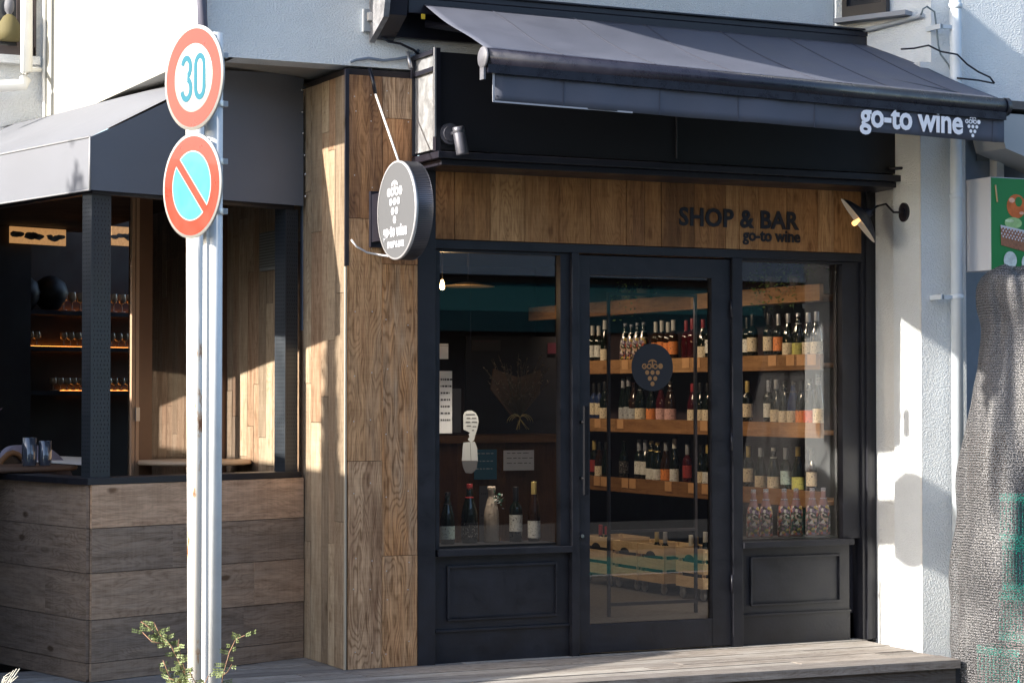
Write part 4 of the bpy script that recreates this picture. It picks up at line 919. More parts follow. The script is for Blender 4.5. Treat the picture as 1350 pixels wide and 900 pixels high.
for i in range(len(rings)-1):
    for s_ in range(4):
        t = s_/4
        def cr4(k):
            a0, a1, a2, a3 = rings[max(i-1,0)][k], rings[i][k], rings[i+1][k], rings[min(i+2,len(rings)-1)][k]
            return .5*((2*a1)+(a2-a0)*t+(2*a0-5*a1+4*a2-a3)*t*t+(3*a1-a0-3*a2+a3)*t*t*t)
        sub.append([cr4(k) for k in range(NA)])
sub.append(rings[-1])
for i in range(len(sub)-1):
    for k in range(NA):
        k2 = (k+1) % NA; u0, u1 = k/NA*2.6, (k+1)/NA*2.6
        b.face([sub[i][k], sub[i+1][k], sub[i+1][k2], sub[i][k2]][::-1], [(u1,sub[i][k].z),(u1,sub[i+1][k].z),(u0,sub[i+1][k].z),(u0,sub[i][k].z)], smooth=True)
b.face(sub[0])
net = b.build('shade_netting', netm); tag(net, 'grey woven shade net draped over stacked crates at the right edge', 'netting')
TEAL = mat('teal_plastic', (.005,.36,.29), .4, var=.1)
def lcrate(name):
    b = MB(); w_, d__, h_ = .52, .36, .30; t = .012
    for (x0,x1,y0,y1) in ((0,w_,0,t),(0,w_,d__-t,d__),(0,t,t,d__-t),(w_-t,w_,t,d__-t)):
        b.box(x0,x1,y0,y1,0,.05); b.box(x0,x1,y0,y1,.25,.30)
    nb_ = 16
    for k in range(nb_+1):
        x = k*(w_-.02)/nb_; b.box(x,x+.02,0,t,.05,.25) if k % 4 == 0 else b.box(x+.005,x+.013,0.002,t-.002,.05,.25)
        b.box(x+.004,x+.013,d__-t+.002,d__-.002,.05,.25)
    for k in range(10): y = k*(d__-.02)/10+.004; b.box(.002,t-.002,y,y+.010,.05,.25); b.box(w_-t+.002,w_-.002,y,y+.01,.05,.25)
    for z in (.11,.18): b.box(.0,w_,.003,t-.003,z,z+.012)
    b.box(t,w_-t,t,d__-t,.0,.01)
    return b
base_ = aty(1258,862,-1.35)
for i, (px, y_, z_, rz) in enumerate(((3.62,-1.50,-.22,.10),(3.66,-1.42,.085,.0),(3.80,-1.40,.39,-.05),(3.78,-1.44,.695,.03),(4.16,-1.72,-.22,-.1))):
    if i == 0: cmb = lcrate('c').build('plastic_crate', TEAL); o_ = cmb
    else: o_ = cmb.copy(); COL.objects.link(o_)
    o_.location = (px+.09,y_,z_); o_.rotation_euler = (0,0,rz)
    if i in (1,2,3): o_.location.x = 3.93+.01*i; o_.location.y = -1.38
    tag(o_, ['teal plastic crate on the road poking out below the netting beside the deck corner','teal plastic crate under the netting, lowest of the veiled stack','teal plastic crate under the netting in the middle of the veiled stack','teal plastic crate on top of the veiled stack','teal plastic crate on the road at the bottom right corner'][i], 'crate', 'teal crates by the netting')

# ------------------------------------------------------------ wine shop interior
ir = thing('shop_interior', 'dark interior of the wine shop behind the glass', 'shop room', (2,2,0))
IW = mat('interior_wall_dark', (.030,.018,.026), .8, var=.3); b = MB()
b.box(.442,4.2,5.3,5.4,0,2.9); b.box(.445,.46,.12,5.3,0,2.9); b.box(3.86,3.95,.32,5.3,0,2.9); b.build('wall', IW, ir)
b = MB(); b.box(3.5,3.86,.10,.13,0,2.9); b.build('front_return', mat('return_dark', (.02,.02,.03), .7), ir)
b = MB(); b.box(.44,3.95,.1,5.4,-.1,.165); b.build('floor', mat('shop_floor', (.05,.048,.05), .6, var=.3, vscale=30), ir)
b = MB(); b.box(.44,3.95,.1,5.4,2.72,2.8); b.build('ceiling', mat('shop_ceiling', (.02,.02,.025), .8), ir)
for i, y in enumerate((.7,1.7,2.8,3.9)):
    ld = bpy.data.lights.new('ceiling_spot', 'SPOT'); ld.energy = 17; ld.color = (1,.76,.52); ld.spot_size = radians(110); ld.spot_blend = .8; ld.shadow_soft_size = .05
    lo = bpy.data.objects.new('ceiling_spot', ld); COL.objects.link(lo); lo.location = (2.35,y,2.6); lo.rotation_euler = (Vector((2.35,y,2.6))-Vector((3.45,y+.0,.95))).to_track_quat('Z','Y').to_euler(); lo.parent = ir; lo.matrix_parent_inverse = ir.matrix_basis.inverted()
for (lx, lt) in ((1.0,(1.0,.25,.7)),(3.1,(3.1,.28,.7))):  # unseen fill spots added to brighten the bottles on both sills
    ld = bpy.data.lights.new('sill_fill', 'SPOT'); ld.energy = 55; ld.color = (1,.86,.7); ld.spot_size = radians(60); ld.spot_blend = .7; ld.shadow_soft_size = .04
    lo = bpy.data.objects.new('sill_fill', ld); COL.objects.link(lo); lo.location = (lx,.085,2.42); lo.rotation_euler = (Vector((lx,.085,2.42))-Vector(lt)).to_track_quat('Z','Y').to_euler(); lo.parent = ir; lo.matrix_parent_inverse = ir.matrix_basis.inverted()
XS = 3.45
sz = [(2.23,2.341),(1.771,1.877),(1.316,1.417),(.851,.960)]
ordn = ['top','second','third','lowest']
for i, (z0, z1) in enumerate(sz):
    t = thing('wall_shelf', ordn[i]+' thick wooden wall shelf in the wine shop'+(' holding trailing plants' if i == 0 else ' lined with bottles'), 'shelf', (XS,2,z0), group='wooden wall shelves')
    b = MB(); y = .215; 
    while y < 4.6: e = min(y+random.uniform(1.0,1.8), 4.6); b.box(XS,XS+.03,y,e-.002,z0,z1,grain=1); y = e
    b.build('front_beam', SHELFW, t)
    b = MB(); b.box(XS+.03,3.86,.215,4.6,z0+.02,z0+.045); b.build('board', SHELFW, t)
tagm = mat('kraft_tag', (.50,.27,.12), .7, var=.15, vscale=30)
tags = {1:[(824,470),(904,470),(918,472),(1018,468),(1042,470),(1056,469),(1070,470)], 2:[(788,552),(818,553),(928,554)], 3:[(787,628),(796,629),(824,630),(834,631),(881,634),(912,637),(930,639)]}
allsh = [o for o in COL.objects if o.name.startswith('wall_shelf')]
for i, L_ in tags.items():
    for (x, y) in L_:
        p = atx(x, y, XS-.002); b = MB(); b.box(XS-.004,XS-.001,p.y-.05,p.y+.05,sz[i][1]-.075,sz[i][1]-.002); b.build('price_tag', tagm, allsh[i])

# ---- bottles
prof = {
 'bordeaux': [(0,0),(.034,0),(.037,.006),(.037,.185),(.033,.205),(.016,.228),(.0145,.24),(.0145,.300),(.0155,.302),(.0155,.312),(0,.312)],
 'burgundy': [(0,0),(.038,0),(.041,.006),(.041,.145),(.036,.175),(.024,.21),(.016,.245),(.0145,.26),(.0145,.295),(.016,.297),(.016,.305),(0,.305)],
 'flute': [(0,0),(.033,0),(.036,.006),(.036,.155),(.031,.20),(.021,.25),(.0155,.28),(.0145,.335),(.0155,.337),(.0155,.345),(0,.345)],
 'sparkling': [(0,0),(.040,0),(.044,.008),(.044,.15),(.038,.185),(.024,.235),(.017,.265),(.016,.31),(0,.312)]}
lz = {'bordeaux':(.06,.155),'burgundy':(.03,.11),'flute':(.02,.12),'sparkling':(.03,.11)}
capz = {'bordeaux':(.235,.314),'burgundy':(.245,.307),'flute':(.275,.347),'sparkling':(.24,.314)}
def rad(p, z):
    P = prof[p]
    for (r0,z0),(r1,z1) in zip(P, P[1:]):
        if z0 <= z <= z1 and z1 > z0: return r0+(r1-r0)*(z-z0)/(z1-z0)
    return P[-2][0]
def labelmat(name, col, ink=(.05,.04,.04), band=None):
    k = 'label_'+name
    if k in _m: return _m[k]
    m = mat(k, col, .6); n = m.node_tree.nodes; L = m.node_tree.links; P = n['Principled BSDF']
    uv = n.new('ShaderNodeUVMap'); mp = n.new('ShaderNodeMapping'); mp.inputs['Scale'].default_value = (26,80,1); mp.inputs['Location'].default_value = (hash(name) % 17, len(name)*1.7, 0)
    t = n.new('ShaderNodeTexNoise'); t.inputs['Scale'].default_value = 1; t.inputs['Detail'].default_value = 1
    r = n.new('ShaderNodeMapRange'); r.inputs[1].default_value = .60; r.inputs[2].default_value = .66
    mx = n.new('ShaderNodeMix'); mx.data_type = 'RGBA'; mx.inputs[6].default_value = (*col,1); mx.inputs[7].default_value = (*ink,1)
    L.new(uv.outputs[0], mp.inputs[0]); L.new(mp.outputs[0], t.inputs[0]); L.new(t.outputs[0], r.inputs[0]); L.new(r.outputs[0], mx.inputs[0]); L.new(mx.outputs[2], P.inputs['Base Color']); return m
LM = {'cream':labelmat('cream',(.68,.58,.42)),'white':labelmat('white',(.66,.66,.62)),'orange':labelmat('orange',(.75,.24,.06)),'yellowgreen':labelmat('yg',(.50,.48,.12)),'pink':labelmat('pink',(.62,.36,.33)),'red':labelmat('red',(.30,.03,.03)),'black':labelmat('black',(.015,.013,.015),(.4,.38,.35)),'pale':labelmat('pale',(.38,.40,.42)),'teal':labelmat('tealish',(.40,.52,.50)),'redorange':labelmat('ro',(.55,.10,.03))}
dia = bpy.data.materials.new('diamond_foil'); dia.use_nodes = True; n = dia.node_tree.nodes; L = dia.node_tree.links
uv = n.new('ShaderNodeUVMap'); mp = n.new('ShaderNodeMapping'); mp.inputs['Scale'].default_value = (12,110,1); mp.inputs['Rotation'].default_value = (0,0,0); ck = n.new('ShaderNodeTexVoronoi'); ck.inputs['Scale'].default_value = 1; ck.inputs['Randomness'].default_value = .15
r = n.new('ShaderNodeMapRange'); r.inputs[1].default_value = .30; r.inputs[2].default_value = .38; mx = n.new('ShaderNodeMix'); mx.data_type = 'RGBA'; mx.inputs[6].default_value = (.60,.64,.72,1); mx.inputs[7].default_value = (.06,.07,.10,1)
L.new(uv.outputs[0], mp.inputs[0]); L.new(mp.outputs[0], ck.inputs['Vector']); L.new(ck.outputs[0], r.inputs[0]); L.new(r.outputs[0], mx.inputs[0]); L.new(mx.outputs[2], n['Principled BSDF'].inputs['Base Color'])
flo = bpy.data.materials.new('floral_print'); flo.use_nodes = True; n = flo.node_tree.nodes; L = flo.node_tree.links
uv = n.new('ShaderNodeUVMap'); mp = n.new('ShaderNodeMapping'); mp.inputs['Scale'].default_value = (16,60,1); vo = n.new('ShaderNodeTexVoronoi'); vo.inputs['Scale'].default_value = 1
cr = n.new('ShaderNodeValToRGB'); cr.color_ramp.interpolation = 'CONSTANT'; e = cr.color_ramp.elements
for pos, c in ((0,(.02,.012,.012)),(.34,(.42,.08,.05)),(.44,(.16,.10,.20)),(.55,(.50,.35,.30)),(.63,(.45,.32,.06)),(.70,(.06,.07,.03)),(.8,(.22,.10,.16)),(.88,(.60,.58,.55))):
    q = e.new(pos) if pos else e[0]; q.color = (*c,1)
e[-1].color = (.60,.58,.55,1)
L.new(uv.outputs[0], mp.inputs[0]); L.new(mp.outputs[0], vo.inputs['Vector']); sx_ = n.new('ShaderNodeSeparateColor'); L.new(vo.outputs['Color'], sx_.inputs[0]); L.new(sx_.outputs[0], cr.inputs[0]); L.new(cr.outputs[0], n['Principled BSDF'].inputs['Base Color']); n['Principled BSDF'].inputs['Roughness'].default_value = .3
FOIL = {'white':mat('foil_white',(.6,.6,.56),.4),'black':mat('foil_black',(.015,.015,.018),.35),'gold':mat('foil_gold',(.55,.42,.16),.35,metal=.4),'red':mat('foil_red',(.28,.02,.03),.4),'silver':mat('foil_silver',(.5,.52,.56),.3,metal=.5),'diamond':dia,'wax':mat('wax_red',(.30,.03,.03),.4)}
GLS = {'dark':DKB,'brown':BRB,'rose':CLR,'blue':BLB,'red':REDB}
_bm = {}
def bottle(kind, gl, lab, foil, loc, label, group, rz=0, s=1.0, full=False):
    t = thing('wine_bottle', label, 'bottle', loc, rz, group); t.scale = (s,s,s)
    def child(key, name, fn):
        if key not in _bm: o = fn(); _bm[key] = o.data
        else: o = bpy.data.objects.new(name, _bm[key]); COL.objects.link(o)
        o.parent = t
    def mk_b(): b = MB(); b.lathe(prof[kind], (0,0,0), 24); return b.build('glass_body', GLS[gl])
    child((kind,gl), 'glass_body', mk_b)
    if lab:
        def mk_l():
            z0, z1 = (.012,.20) if lab == 'floral' else lz[kind]; b = MB(); n_ = 8; zz = [z0+(z1-z0)*k/n_ for k in range(n_+1)]
            if lab == 'floral': b.lathe([(rad(kind,z)+.0008, z) for z in zz], (0,0,0), 24)
            else: b.lathe([(rad(kind,z)+.0008, z) for z in zz], (0,0,0), 20, a0=radians(-190), a1=radians(10))
            return b.build('label', flo if lab == 'floral' else LM[lab])
        child((kind,'l',lab), 'label', mk_l)
    if foil:
        def mk_f(): z0, z1 = capz[kind]; b = MB(); b.lathe([(rad(kind,z0)+.001,z0),(.0165,z0+.02),(.0165,z1-.002),(.016,z1),(0,z1+.001)], (0,0,0), 16); return b.build('capsule', FOIL[foil])
        child((kind,'f',foil), 'capsule', mk_f)
    return t
# on the shelves: (px, kind, glass, label, foil)
RZ = radians(-62)
rows = {
 0: (1, 'second shelf', [(781,'bordeaux','dark','white','white'),(789,'bordeaux','dark','white','white'),(797,'flute','dark','cream','white'),
     (824,'sparkling','dark','floral','diamond'),(832,'sparkling','dark','floral','diamond'),(840,'sparkling','dark','floral','diamond'),(848,'sparkling','dark','floral','diamond'),
     (864,'bordeaux','brown','orange','white'),(872,'bordeaux','brown','orange','white'),(880,'bordeaux','brown','orange','white'),(887,'bordeaux','brown','orange','white'),
     (904,'bordeaux','red',None,'red'),(912,'bordeaux','red',None,'red'),(926,'burgundy','dark','cream','red'),(935,'bordeaux','dark','white','gold'),
     (984,'bordeaux','dark','white','black'),(991,'bordeaux','dark','cream','black'),(1012,'bordeaux','dark','cream','black'),(1025,'bordeaux','dark','orange','silver'),(1038,'burgundy','dark','cream','silver'),(1051,'sparkling','dark','yellowgreen','silver'),(1064,'burgundy','dark','cream','silver'),(1075,'burgundy','dark','cream','silver')]),
 1: (2, 'third shelf', [(783,'bordeaux','blue','cream','black'),(790,'bordeaux','blue','cream','black'),(797,'burgundy','dark','cream','black'),
     (821,'flute','dark','pale','silver'),(828,'flute','dark','pale','silver'),(835,'burgundy','brown','pale',None),(844,'sparkling','dark','cream','black'),(858,'burgundy','dark','orange','black'),(871,'burgundy','red','pink','black'),(883,'sparkling','brown','pink','black'),
     (912,'burgundy','red','cream','red'),(922,'burgundy','dark','cream','black'),(932,'burgundy','dark','cream','black'),
     (984,'bordeaux','dark','cream','gold'),(1012,'bordeaux','dark','white','diamond'),(1022,'burgundy','dark','cream','silver'),(1033,'sparkling','dark','cream','black'),(1044,'sparkling','blue','cream','black'),(1055,'burgundy','dark','orange','black'),(1066,'sparkling','dark','redorange','black'),(1077,'flute','dark','cream','diamond')]),
 2: (3, 'lowest shelf', [(783,'bordeaux','dark','red','gold'),(790,'burgundy','brown','cream','black'),(799,'burgundy','dark',None,'black'),
     (822,'bordeaux','dark','black',None),(842,'bordeaux','dark','white','diamond'),(850,'bordeaux','dark','white','diamond'),(858,'sparkling','dark','white','gold'),(866,'sparkling','dark','white','gold'),(877,'burgundy','brown','orange','silver'),(888,'flute','dark','white','white'),
     (905,'bordeaux','red','red','silver'),(923,'burgundy','dark','cream','black'),(932,'burgundy','dark','white','gold'),
     (985,'bordeaux','dark','cream','gold'),(1001,'burgundy','dark','cream','silver'),(1018,'sparkling','dark','cream','white'),(1034,'bordeaux','dark','teal','silver'),(1050,'burgundy','dark','yellowgreen','gold'),(1068,'bordeaux','brown','cream','silver')])}
cnt = {}
for k, (si, nm, L_) in rows.items():
    zb = sz[si][1]-.03
    for j, (px, kd, gl, lb, fo_) in enumerate(L_):
        p = atx(px, sz[si][1], XS+.085); where = 'right window' if px > 950 else 'door glass'
        prev = L_[j-1] if j else None
        desc = {'dark':'dark','brown':'brown','blue':'blue','red':'deep red','rose':'pale rose'}[gl]+' wine bottle '+('with bright floral print' if lb == 'floral' else 'with '+{'yellowgreen':'yellow-green','redorange':'red-orange'}.get(lb, lb)+' label' if lb else 'without visible label')
        lab_ = desc+' on the '+nm+' seen through the '+where
        same = [q for q in L_ if q[1:4] == (kd, gl, lb)[0:3] and (q[0] > 950) == (px > 950)]
        if len(same) > 1:
            r_ = [q[0] for q in same].index(px); lab_ += ', '+['first','second','third','fourth','fifth','sixth'][r_]+' of its look from the left'
        lab_ = lab_.replace(' wine bottle ', ' bottle ') if len(lab_.split()) > 16 else lab_
        if len(lab_.split()) > 16: lab_ = desc.replace(' wine','')+', '+nm+' behind '+where+', '+['first','second','third','fourth','fifth','sixth'][r_]+' alike from left'
        shape_h = zb if k != 2 else zb
        bottle(kd, gl, lb, fo_, (XS+.085, p.y, zb), lab_, 'bottles on the '+nm, RZ+random.uniform(-.15,.15), random.uniform(.97,1.05))
# upper row in right window (under top shelf), necks only lit
# floral bottles on right window sill
for j, px in enumerate((988,1012,1034,1052,1071,1088)):
    p = aty(px, 706, .17 if j else .22); bottle('sparkling','rose','floral','diamond',(p.x,.17+.02*(j%2),.676), ['leftmost','second from left','third from left','third from right','second from right','rightmost'][j]+' floral printed sparkling wine bottle on the right window sill', 'floral bottles on the right window sill', random.uniform(-.3,.1), 1.0)
b = MB(); b.box(2.71,3.5,.075,.32,.60,.675); tag(b.build('window_ledge', BLK), 'dark ledge inside the right window under the floral bottles', 'ledge')
b = MB(); b.box(.59,1.42,.075,.34,.61,.694); tag(b.build('window_ledge', BLK), 'dark ledge inside the left window under five display bottles', 'ledge')
def onsill(px, Y=.16): p = aty(px, 718, Y); return (p.x, Y, .695)
bottle('sparkling','dark','teal','black', onsill(590,.24), 'leftmost squat bottle with pale teal label on the left window sill', 'bottles on the left window sill', -.4, 1.0)
bottle('sparkling','dark','black','wax', onsill(619,.27), 'dark bottle with black script label and red wax top on the left sill', 'bottles on the left window sill', -.4, 1.15)
wb_ = thing('wrapped_bottle', 'bottle wrapped in pale kraft paper with green sprig on left window sill', 'bottle', onsill(648,.25), -.4, 'bottles on the left window sill')
pm = mat('kraft_paper', (.46,.38,.31), .85, bump=.5, bscale=60, var=.2, vscale=18)
b = MB(); b.lathe([(0,0),(.040,0),(.045,.01),(.046,.15),(.042,.20),(.027,.255),(.019,.29),(.021,.31),(.026,.335),(.022,.345),(0,.34)], (0,0,0), 28)
for i, v in enumerate(b.v): x, y, z = v; a_ = atan2(y, x); r_ = 1+.06*sin(a_*9+z*30)*min(1,z*4); b.v[i] = (x*r_, y*r_, z)
lmesh(b, 'paper_wrap', pm, wb_)
b = MB()
for i in range(34):
    c = Vector((.04+random.gauss(0,.018), -.035+random.gauss(0,.01), .265+random.gauss(0,.02))); a_ = Vector((random.gauss(0,1),random.gauss(0,1),random.gauss(0,1))).normalized(); e_ = a_.orthogonal().normalized(); b.face([c-a_*.014, c+e_*.004, c+a_*.014, c-e_*.004], mi=0 if i % 3 else 1)
lmesh(b, 'sprig', [mat('sprig_green', (.03,.12,.08), .6), mat('sprig_white', (.7,.7,.68), .6)], wb_)
text('GOOD WINE', .018, (.0,0,0), (1,0,0), (0,0,1), DLET, 'stamp', None) if False else None
bottle('bordeaux','dark','white','black', onsill(680,.24), 'straight shouldered bottle with white label and green square on left sill', 'bottles on the left window sill', -.4, 1.08)
bottle('flute','brown','white','gold', onsill(704,.24), 'tall slim bottle with gold top and white label on left window sill', 'bottles on the left window sill', -.4, 1.06)
p = onsill(680,.15); b = MB(); q = aty(681,684,.108); b.face([(q.x-.008,.108,q.z-.008),(q.x+.01,.108,q.z-.008),(q.x+.01,.108,q.z+.014),(q.x-.008,.108,q.z+.014)])
# crates of the shop
def pcrate(x, y0, y1, z0, z1, label, casters=False):
    t = thing('wooden_crate', label, 'crate', (x,(y0+y1)/2,z0), group='pine crates under the shelves'); dx = .34
    h = (z1-z0); s_ = (h-.05)/3
    b = MB()
    for k in range(3):
        za, zb = z0+k*(s_+.025), z0+k*(s_+.025)+s_
        b.box(x,x+.012,y0,y1,za,zb,grain=1); b.box(x+dx-.012,x+dx,y0,y1,za,zb,grain=1)
        b.box(x+.0125,x+dx-.0125,y0,y0+.012,za,zb,grain=0); b.box(x+.0125,x+dx-.0125,y1-.012,y1,za,zb,grain=0)
    b.build('slats', PINE, t)
    b = MB()
    for yy in (y0+.013,y1-.04): b.box(x+.0125,x+.03,yy,yy+.027,z0,z1); b.box(x+dx-.03,x+dx-.0125,yy,yy+.027,z0,z1)
    b.build('corner_posts', PINE, t)
    b = MB(); yc_ = (y0+y1)/2; zc_ = z0+2*(s_+.025)-.006; b.face([(x-.001,yc_+.07*cos(k*pi/12), zc_+.035*sin(k*pi/12)) for k in range(13)]); b.build('hand_hole', mat('hole', (.01,.008,.006), .9), t)
    b = MB(); b.box(x+.03,x+dx-.03,y0+.03,y1-.03,z0,z0+.01); b.build('base', PINE, t)
    b = MB(); b.box(x+.032,x+dx-.032,y0+.043,y1-.043,z0+.012,z1-.07); b.build('inner_shadow', mat('crate_shadow', (.012,.01,.01), .8), t)  # dark block stands in for the shade inside the crate
    if casters:
        for yy in (y0+.05,y1-.05):
            b = MB(); b.lathe([(0,-.012),(.028,-.012),(.034,-.006),(.034,.006),(.028,.012),(0,.012)], (x+.03,yy,.205), 18, axis=(1,0,0)); b.obox((x+.012,yy-.012,.21),(.036,0,0),(0,.024,0),(0,0,.044)); b.build('caster', mat('caster_grey', (.4,.4,.42), .3, metal=.5), t)
XC = 3.1
pcrate(XC,2.50,2.95,.255,.53,'pine crate at the left under the shelves, seen through the door', True)
pcrate(XC,2.085,2.465,.25,.52,'left pine crate of the middle pair under the shelves', True); pcrate(XC,1.69,2.075,.25,.52,'right pine crate of the middle pair under the shelves', True)
pcrate(XC,1.14,1.52,.255,.53,'pine crate on casters nearest the door glass right edge', True)
for j, (px, y_, z_, kd, fo_) in enumerate(((866,XC+.15,.20,'bordeaux','gold'),(877,XC+.15,.22,'bordeaux','silver'),(911,XC+.15,.23,'bordeaux','white'),(918,XC+.2,.27,'burgundy','gold'),(930,XC+.15,.23,'flute','white'),(792,XC+.15,.25,'bordeaux','red'),(800,XC+.15,.25,'burgundy','red'))):
    q = atx(px, 710, XC+.15); bottle(kd,'dark',None,fo_,(XC+.15,q.y,.29), 'bottle with '+fo_+' capsule poking out of a pine crate, '+['left of the middle pair','right of the middle pair','left in the caster crate','middle in the caster crate','right in the caster crate','left in the leftmost crate','right in the leftmost crate'][j], 'bottles in the crates')
# trailing plants on the top shelf
LV = mat('trailing_leaf', (.12,.19,.05), .6, var=.4, vscale=20)
for k, (px, n_, r_, lab_) in enumerate(((829,70,.10,'small trailing plant at the left of the top shelf'),(850,60,.12,'wispy trailing plant behind the door glass on the top shelf'),(1020,240,.17,'bushy trailing plant on the top shelf at left of right window'),(1052,240,.17,'bushy trailing plant with hanging stems on the top shelf, nearest right window jamb'))):
    c = atx(px, 372, XS+.08); c.z = sz[0][1]; t = thing('potted_plant', lab_, 'plant', c, group='trailing plants on the top shelf')
    b = MB(); b.lathe([(0,0),(.05,0),(.065,.11),(.055,.11),(.05,.03)], (c.x,c.y,c.z-.03), 16); b.build('pot', mat('plant_pot', (.08,.07,.06), .7), t)
    b = MB()
    for i in range(n_):
        p = c+Vector((random.gauss(-.04,r_*.4), random.gauss(0,r_), random.gauss(.08,r_*.45)))
        if i % 4 == 0: p = c+Vector((-.10+random.gauss(0,.01), random.choice((-.1,-.03,.05,.11))+random.gauss(0,.008), .08-random.random()*.24))
        a_ = Vector((random.gauss(0,1),random.gauss(0,1),random.gauss(0,1))).normalized(); e_ = a_.orthogonal().normalized(); s_ = random.uniform(.008,.017); b.face([p-a_*s_, p+e_*s_*.5, p+a_*s_, p-e_*s_*.5])
    b.build('leaves', LV, t)
# things seen through the left window
def board(px0, py0, px1, py1, Y, m, name, label, cat, th=.004):
    a, c = aty(px0, py1, Y), aty(px1, py0, Y); b = MB(); b.box(a.x,c.x,Y,Y+th,a.z,c.z); o = b.build(name, m); return tag(o, label, cat), a, c
cn = thing('counter', 'brown wooden shop counter behind the left window display', 'counter', (1.5,1.3,0))
a, c = aty(600,574,1.25), aty(742,574,1.25); b = MB(); b.box(.95,c.x+.04,1.25,1.75,a.z-.05,a.z,grain=0); b.build('worktop', wood('worktop_wood', [(.16,.08,.035),(.22,.11,.05)], grain=.5), cn)
b = MB(); 
x = .95
while x < c.x-.05: b.box(x,min(x+.35,c.x+.02),1.30,1.72,.167,a.z-.052,grain=2); x += .352
b.build('front', BROWNW, cn)
ztop = a.z
PW = mat('poster_white', (.62,.63,.65), .6, var=.06); PB = mat('poster_blue', (.03,.12,.18), .6)
def poster(px0, py0, px1, py1, Y, m, label, lines=4, col=(.05,.05,.06)):
    o, a, c = board(px0, py0, px1, py1, Y, m, 'notice', label, 'notice'); b = MB(); h = c.z-a.z; w_ = c.x-a.x
    for k in range(lines):
        z = c.z-h*(.12+.76*k/max(1,lines)); x = a.x+w_*.1
        while x < c.x-w_*.15:
            l_ = random.uniform(.05,.2)*w_; b.face([(x,Y-.001,z-h*.03),(x+l_,Y-.001,z-h*.03),(x+l_,Y-.001,z),(x,Y-.001,z)]); x += l_+w_*.05
    b.build('print', mat('print_ink%.2f' % col[0], col, .6), o)
poster(664,593,704,620,1.24,PW,'pale landscape notice on the brown counter front',3)
poster(625,592,655,632,1.24,PB,'blue notice with pale panels on the counter front',3,(.35,.38,.4))
poster(579,489,596,571,.6,PW,'tall pale price notice at the left edge of the left window',7)
poster(579,453,591,473,.6,PW,'small pale card above the tall price notice',1)
poster(632,640,650,716,1.2,mat('poster_grey', (.11,.105,.11), .7),'grey sheet behind the sill bottles',2)
mb1, _, _ = board(614,444,742,572,1.95,mat('blackboard', (.016,.014,.020), .7),'wall_board','large dark display board behind the dried bouquet','board',.02)
poster(622,448,660,462,1.94,mat('poster_dim', (.05,.045,.05), .7),'dim notice at the top left of the dark display board',1,(.12,.02,.03))
poster(722,452,733,466,1.94,mat('poster_maroon', (.10,.01,.03), .7),'small maroon card at the top right of the display board',1)
o, _, _ = board(596,512,608,570,1.3,mat('tin_grey', (.10,.10,.115), .4),'canister','grey canister standing left on the brown counter','canister',.05)
# dried bouquet
bq = thing('dried_bouquet', 'dried flower bouquet tied with a straw bow on the counter', 'bouquet', aty(683,570,1.35))
k0 = aty(683,552,1.35); b = MB(); fl2 = MB()
for i in range(70):
    a_ = random.uniform(-.62,.62); ln_ = random.uniform(.16,.46); d0 = Vector((sin(a_), random.uniform(-.25,.25), cos(a_))); mid = k0+d0*ln_*.6+Vector((random.gauss(0,.012),0,0)); tip = k0+d0*ln_+Vector((d0.x*.05,0,0))
    b.tube([k0, mid, tip], .0018, 4)
    for q in range(5):
        c = mid.lerp(tip, random.random()); v = (d0+Vector((random.gauss(0,.6),random.gauss(0,.6),random.gauss(0,.6)))).normalized()*random.uniform(.012,.03); e_ = v.orthogonal().normalized()*.004; fl2.face([c, c+v*.5+e_, c+v, c+v*.5-e_])
for i in range(12): c = k0+Vector((random.gauss(0,.012),0,-random.uniform(.02,.09))); b.tube([k0, c], .002, 4)
b.build('stems', mat('dried_stem', (.12,.10,.07), .8), bq); fl2.build('leaves', mat('dried_leaf', (.34,.26,.18), .8, var=.4, vscale=30), bq)
b = MB()
for sx_ in (-1,1):
    for r_ in (.05,.065,.08):
        pts = [k0+Vector((sx_*r_*(1-cos(t))*.62, -.03, -.0+r_*.55*sin(t)*(-1 if t > 3.3 else 1)-.35*r_*(1-cos(t))*.5)) for t in [k*2*pi/14 for k in range(15)]]; b.tube(pts, .0022, 5)
for q in range(5): b.tube([k0+Vector((0,-.03,0)), k0+Vector((random.uniform(-.05,.09),-.035,-.07))], .0022, 5)
b.build('bow', mat('straw', (.52,.42,.17), .7), bq)
b = MB(); a = aty(664,552,1.38); b.prism([(k0.x-.02,1.38,k0.z),(k0.x-.19,1.38,k0.z+.20),(k0.x-.17,1.38,k0.z+.34),(k0.x+.02,1.38,k0.z+.28),(k0.x+.19,1.38,k0.z+.33),(k0.x+.18,1.38,k0.z+.17),(k0.x+.02,1.38,k0.z)], (0,.01,0)); b.build('wrapping', mat('bouquet_wrap', (.14,.09,.06), .8, var=.3), bq)
# bottle-shaped hanging price card
hc = thing('hanging_card', 'white head-shaped list card over a bottle tag in the left window', 'card', aty(620,560,.30))
Yc = .30; P2 = lambda x, y: aty(x, y, Yc)
b = MB(); b.prism([P2(*q) for q in [(611,547),(613,543),(617,541),(622,541),(627,544),(630,549),(631,556),(629,566),(627,572),(625,580),(621,583),(617,579),(619,576),(618,572),(620,570),(611,566)]], (0,.003,0)); b.build('list_card', mat('card_white', (.70,.72,.72), .6), hc)
b = MB()
for (y, x0, x1) in ((546,614,626),(551,615,620),(551,622,628),(556,614,620),(556,622,629),(561,615,621),(562,623,628),(567,622,625)):
    a, c = P2(x0,y+.8), P2(x1,y-.6); b.face([(a.x,Yc-.001,a.z),(c.x,Yc-.001,a.z),(c.x,Yc-.001,c.z),(a.x,Yc-.001,c.z)])
b.build('print', mat('card_ink', (.12,.12,.13), .7), hc)
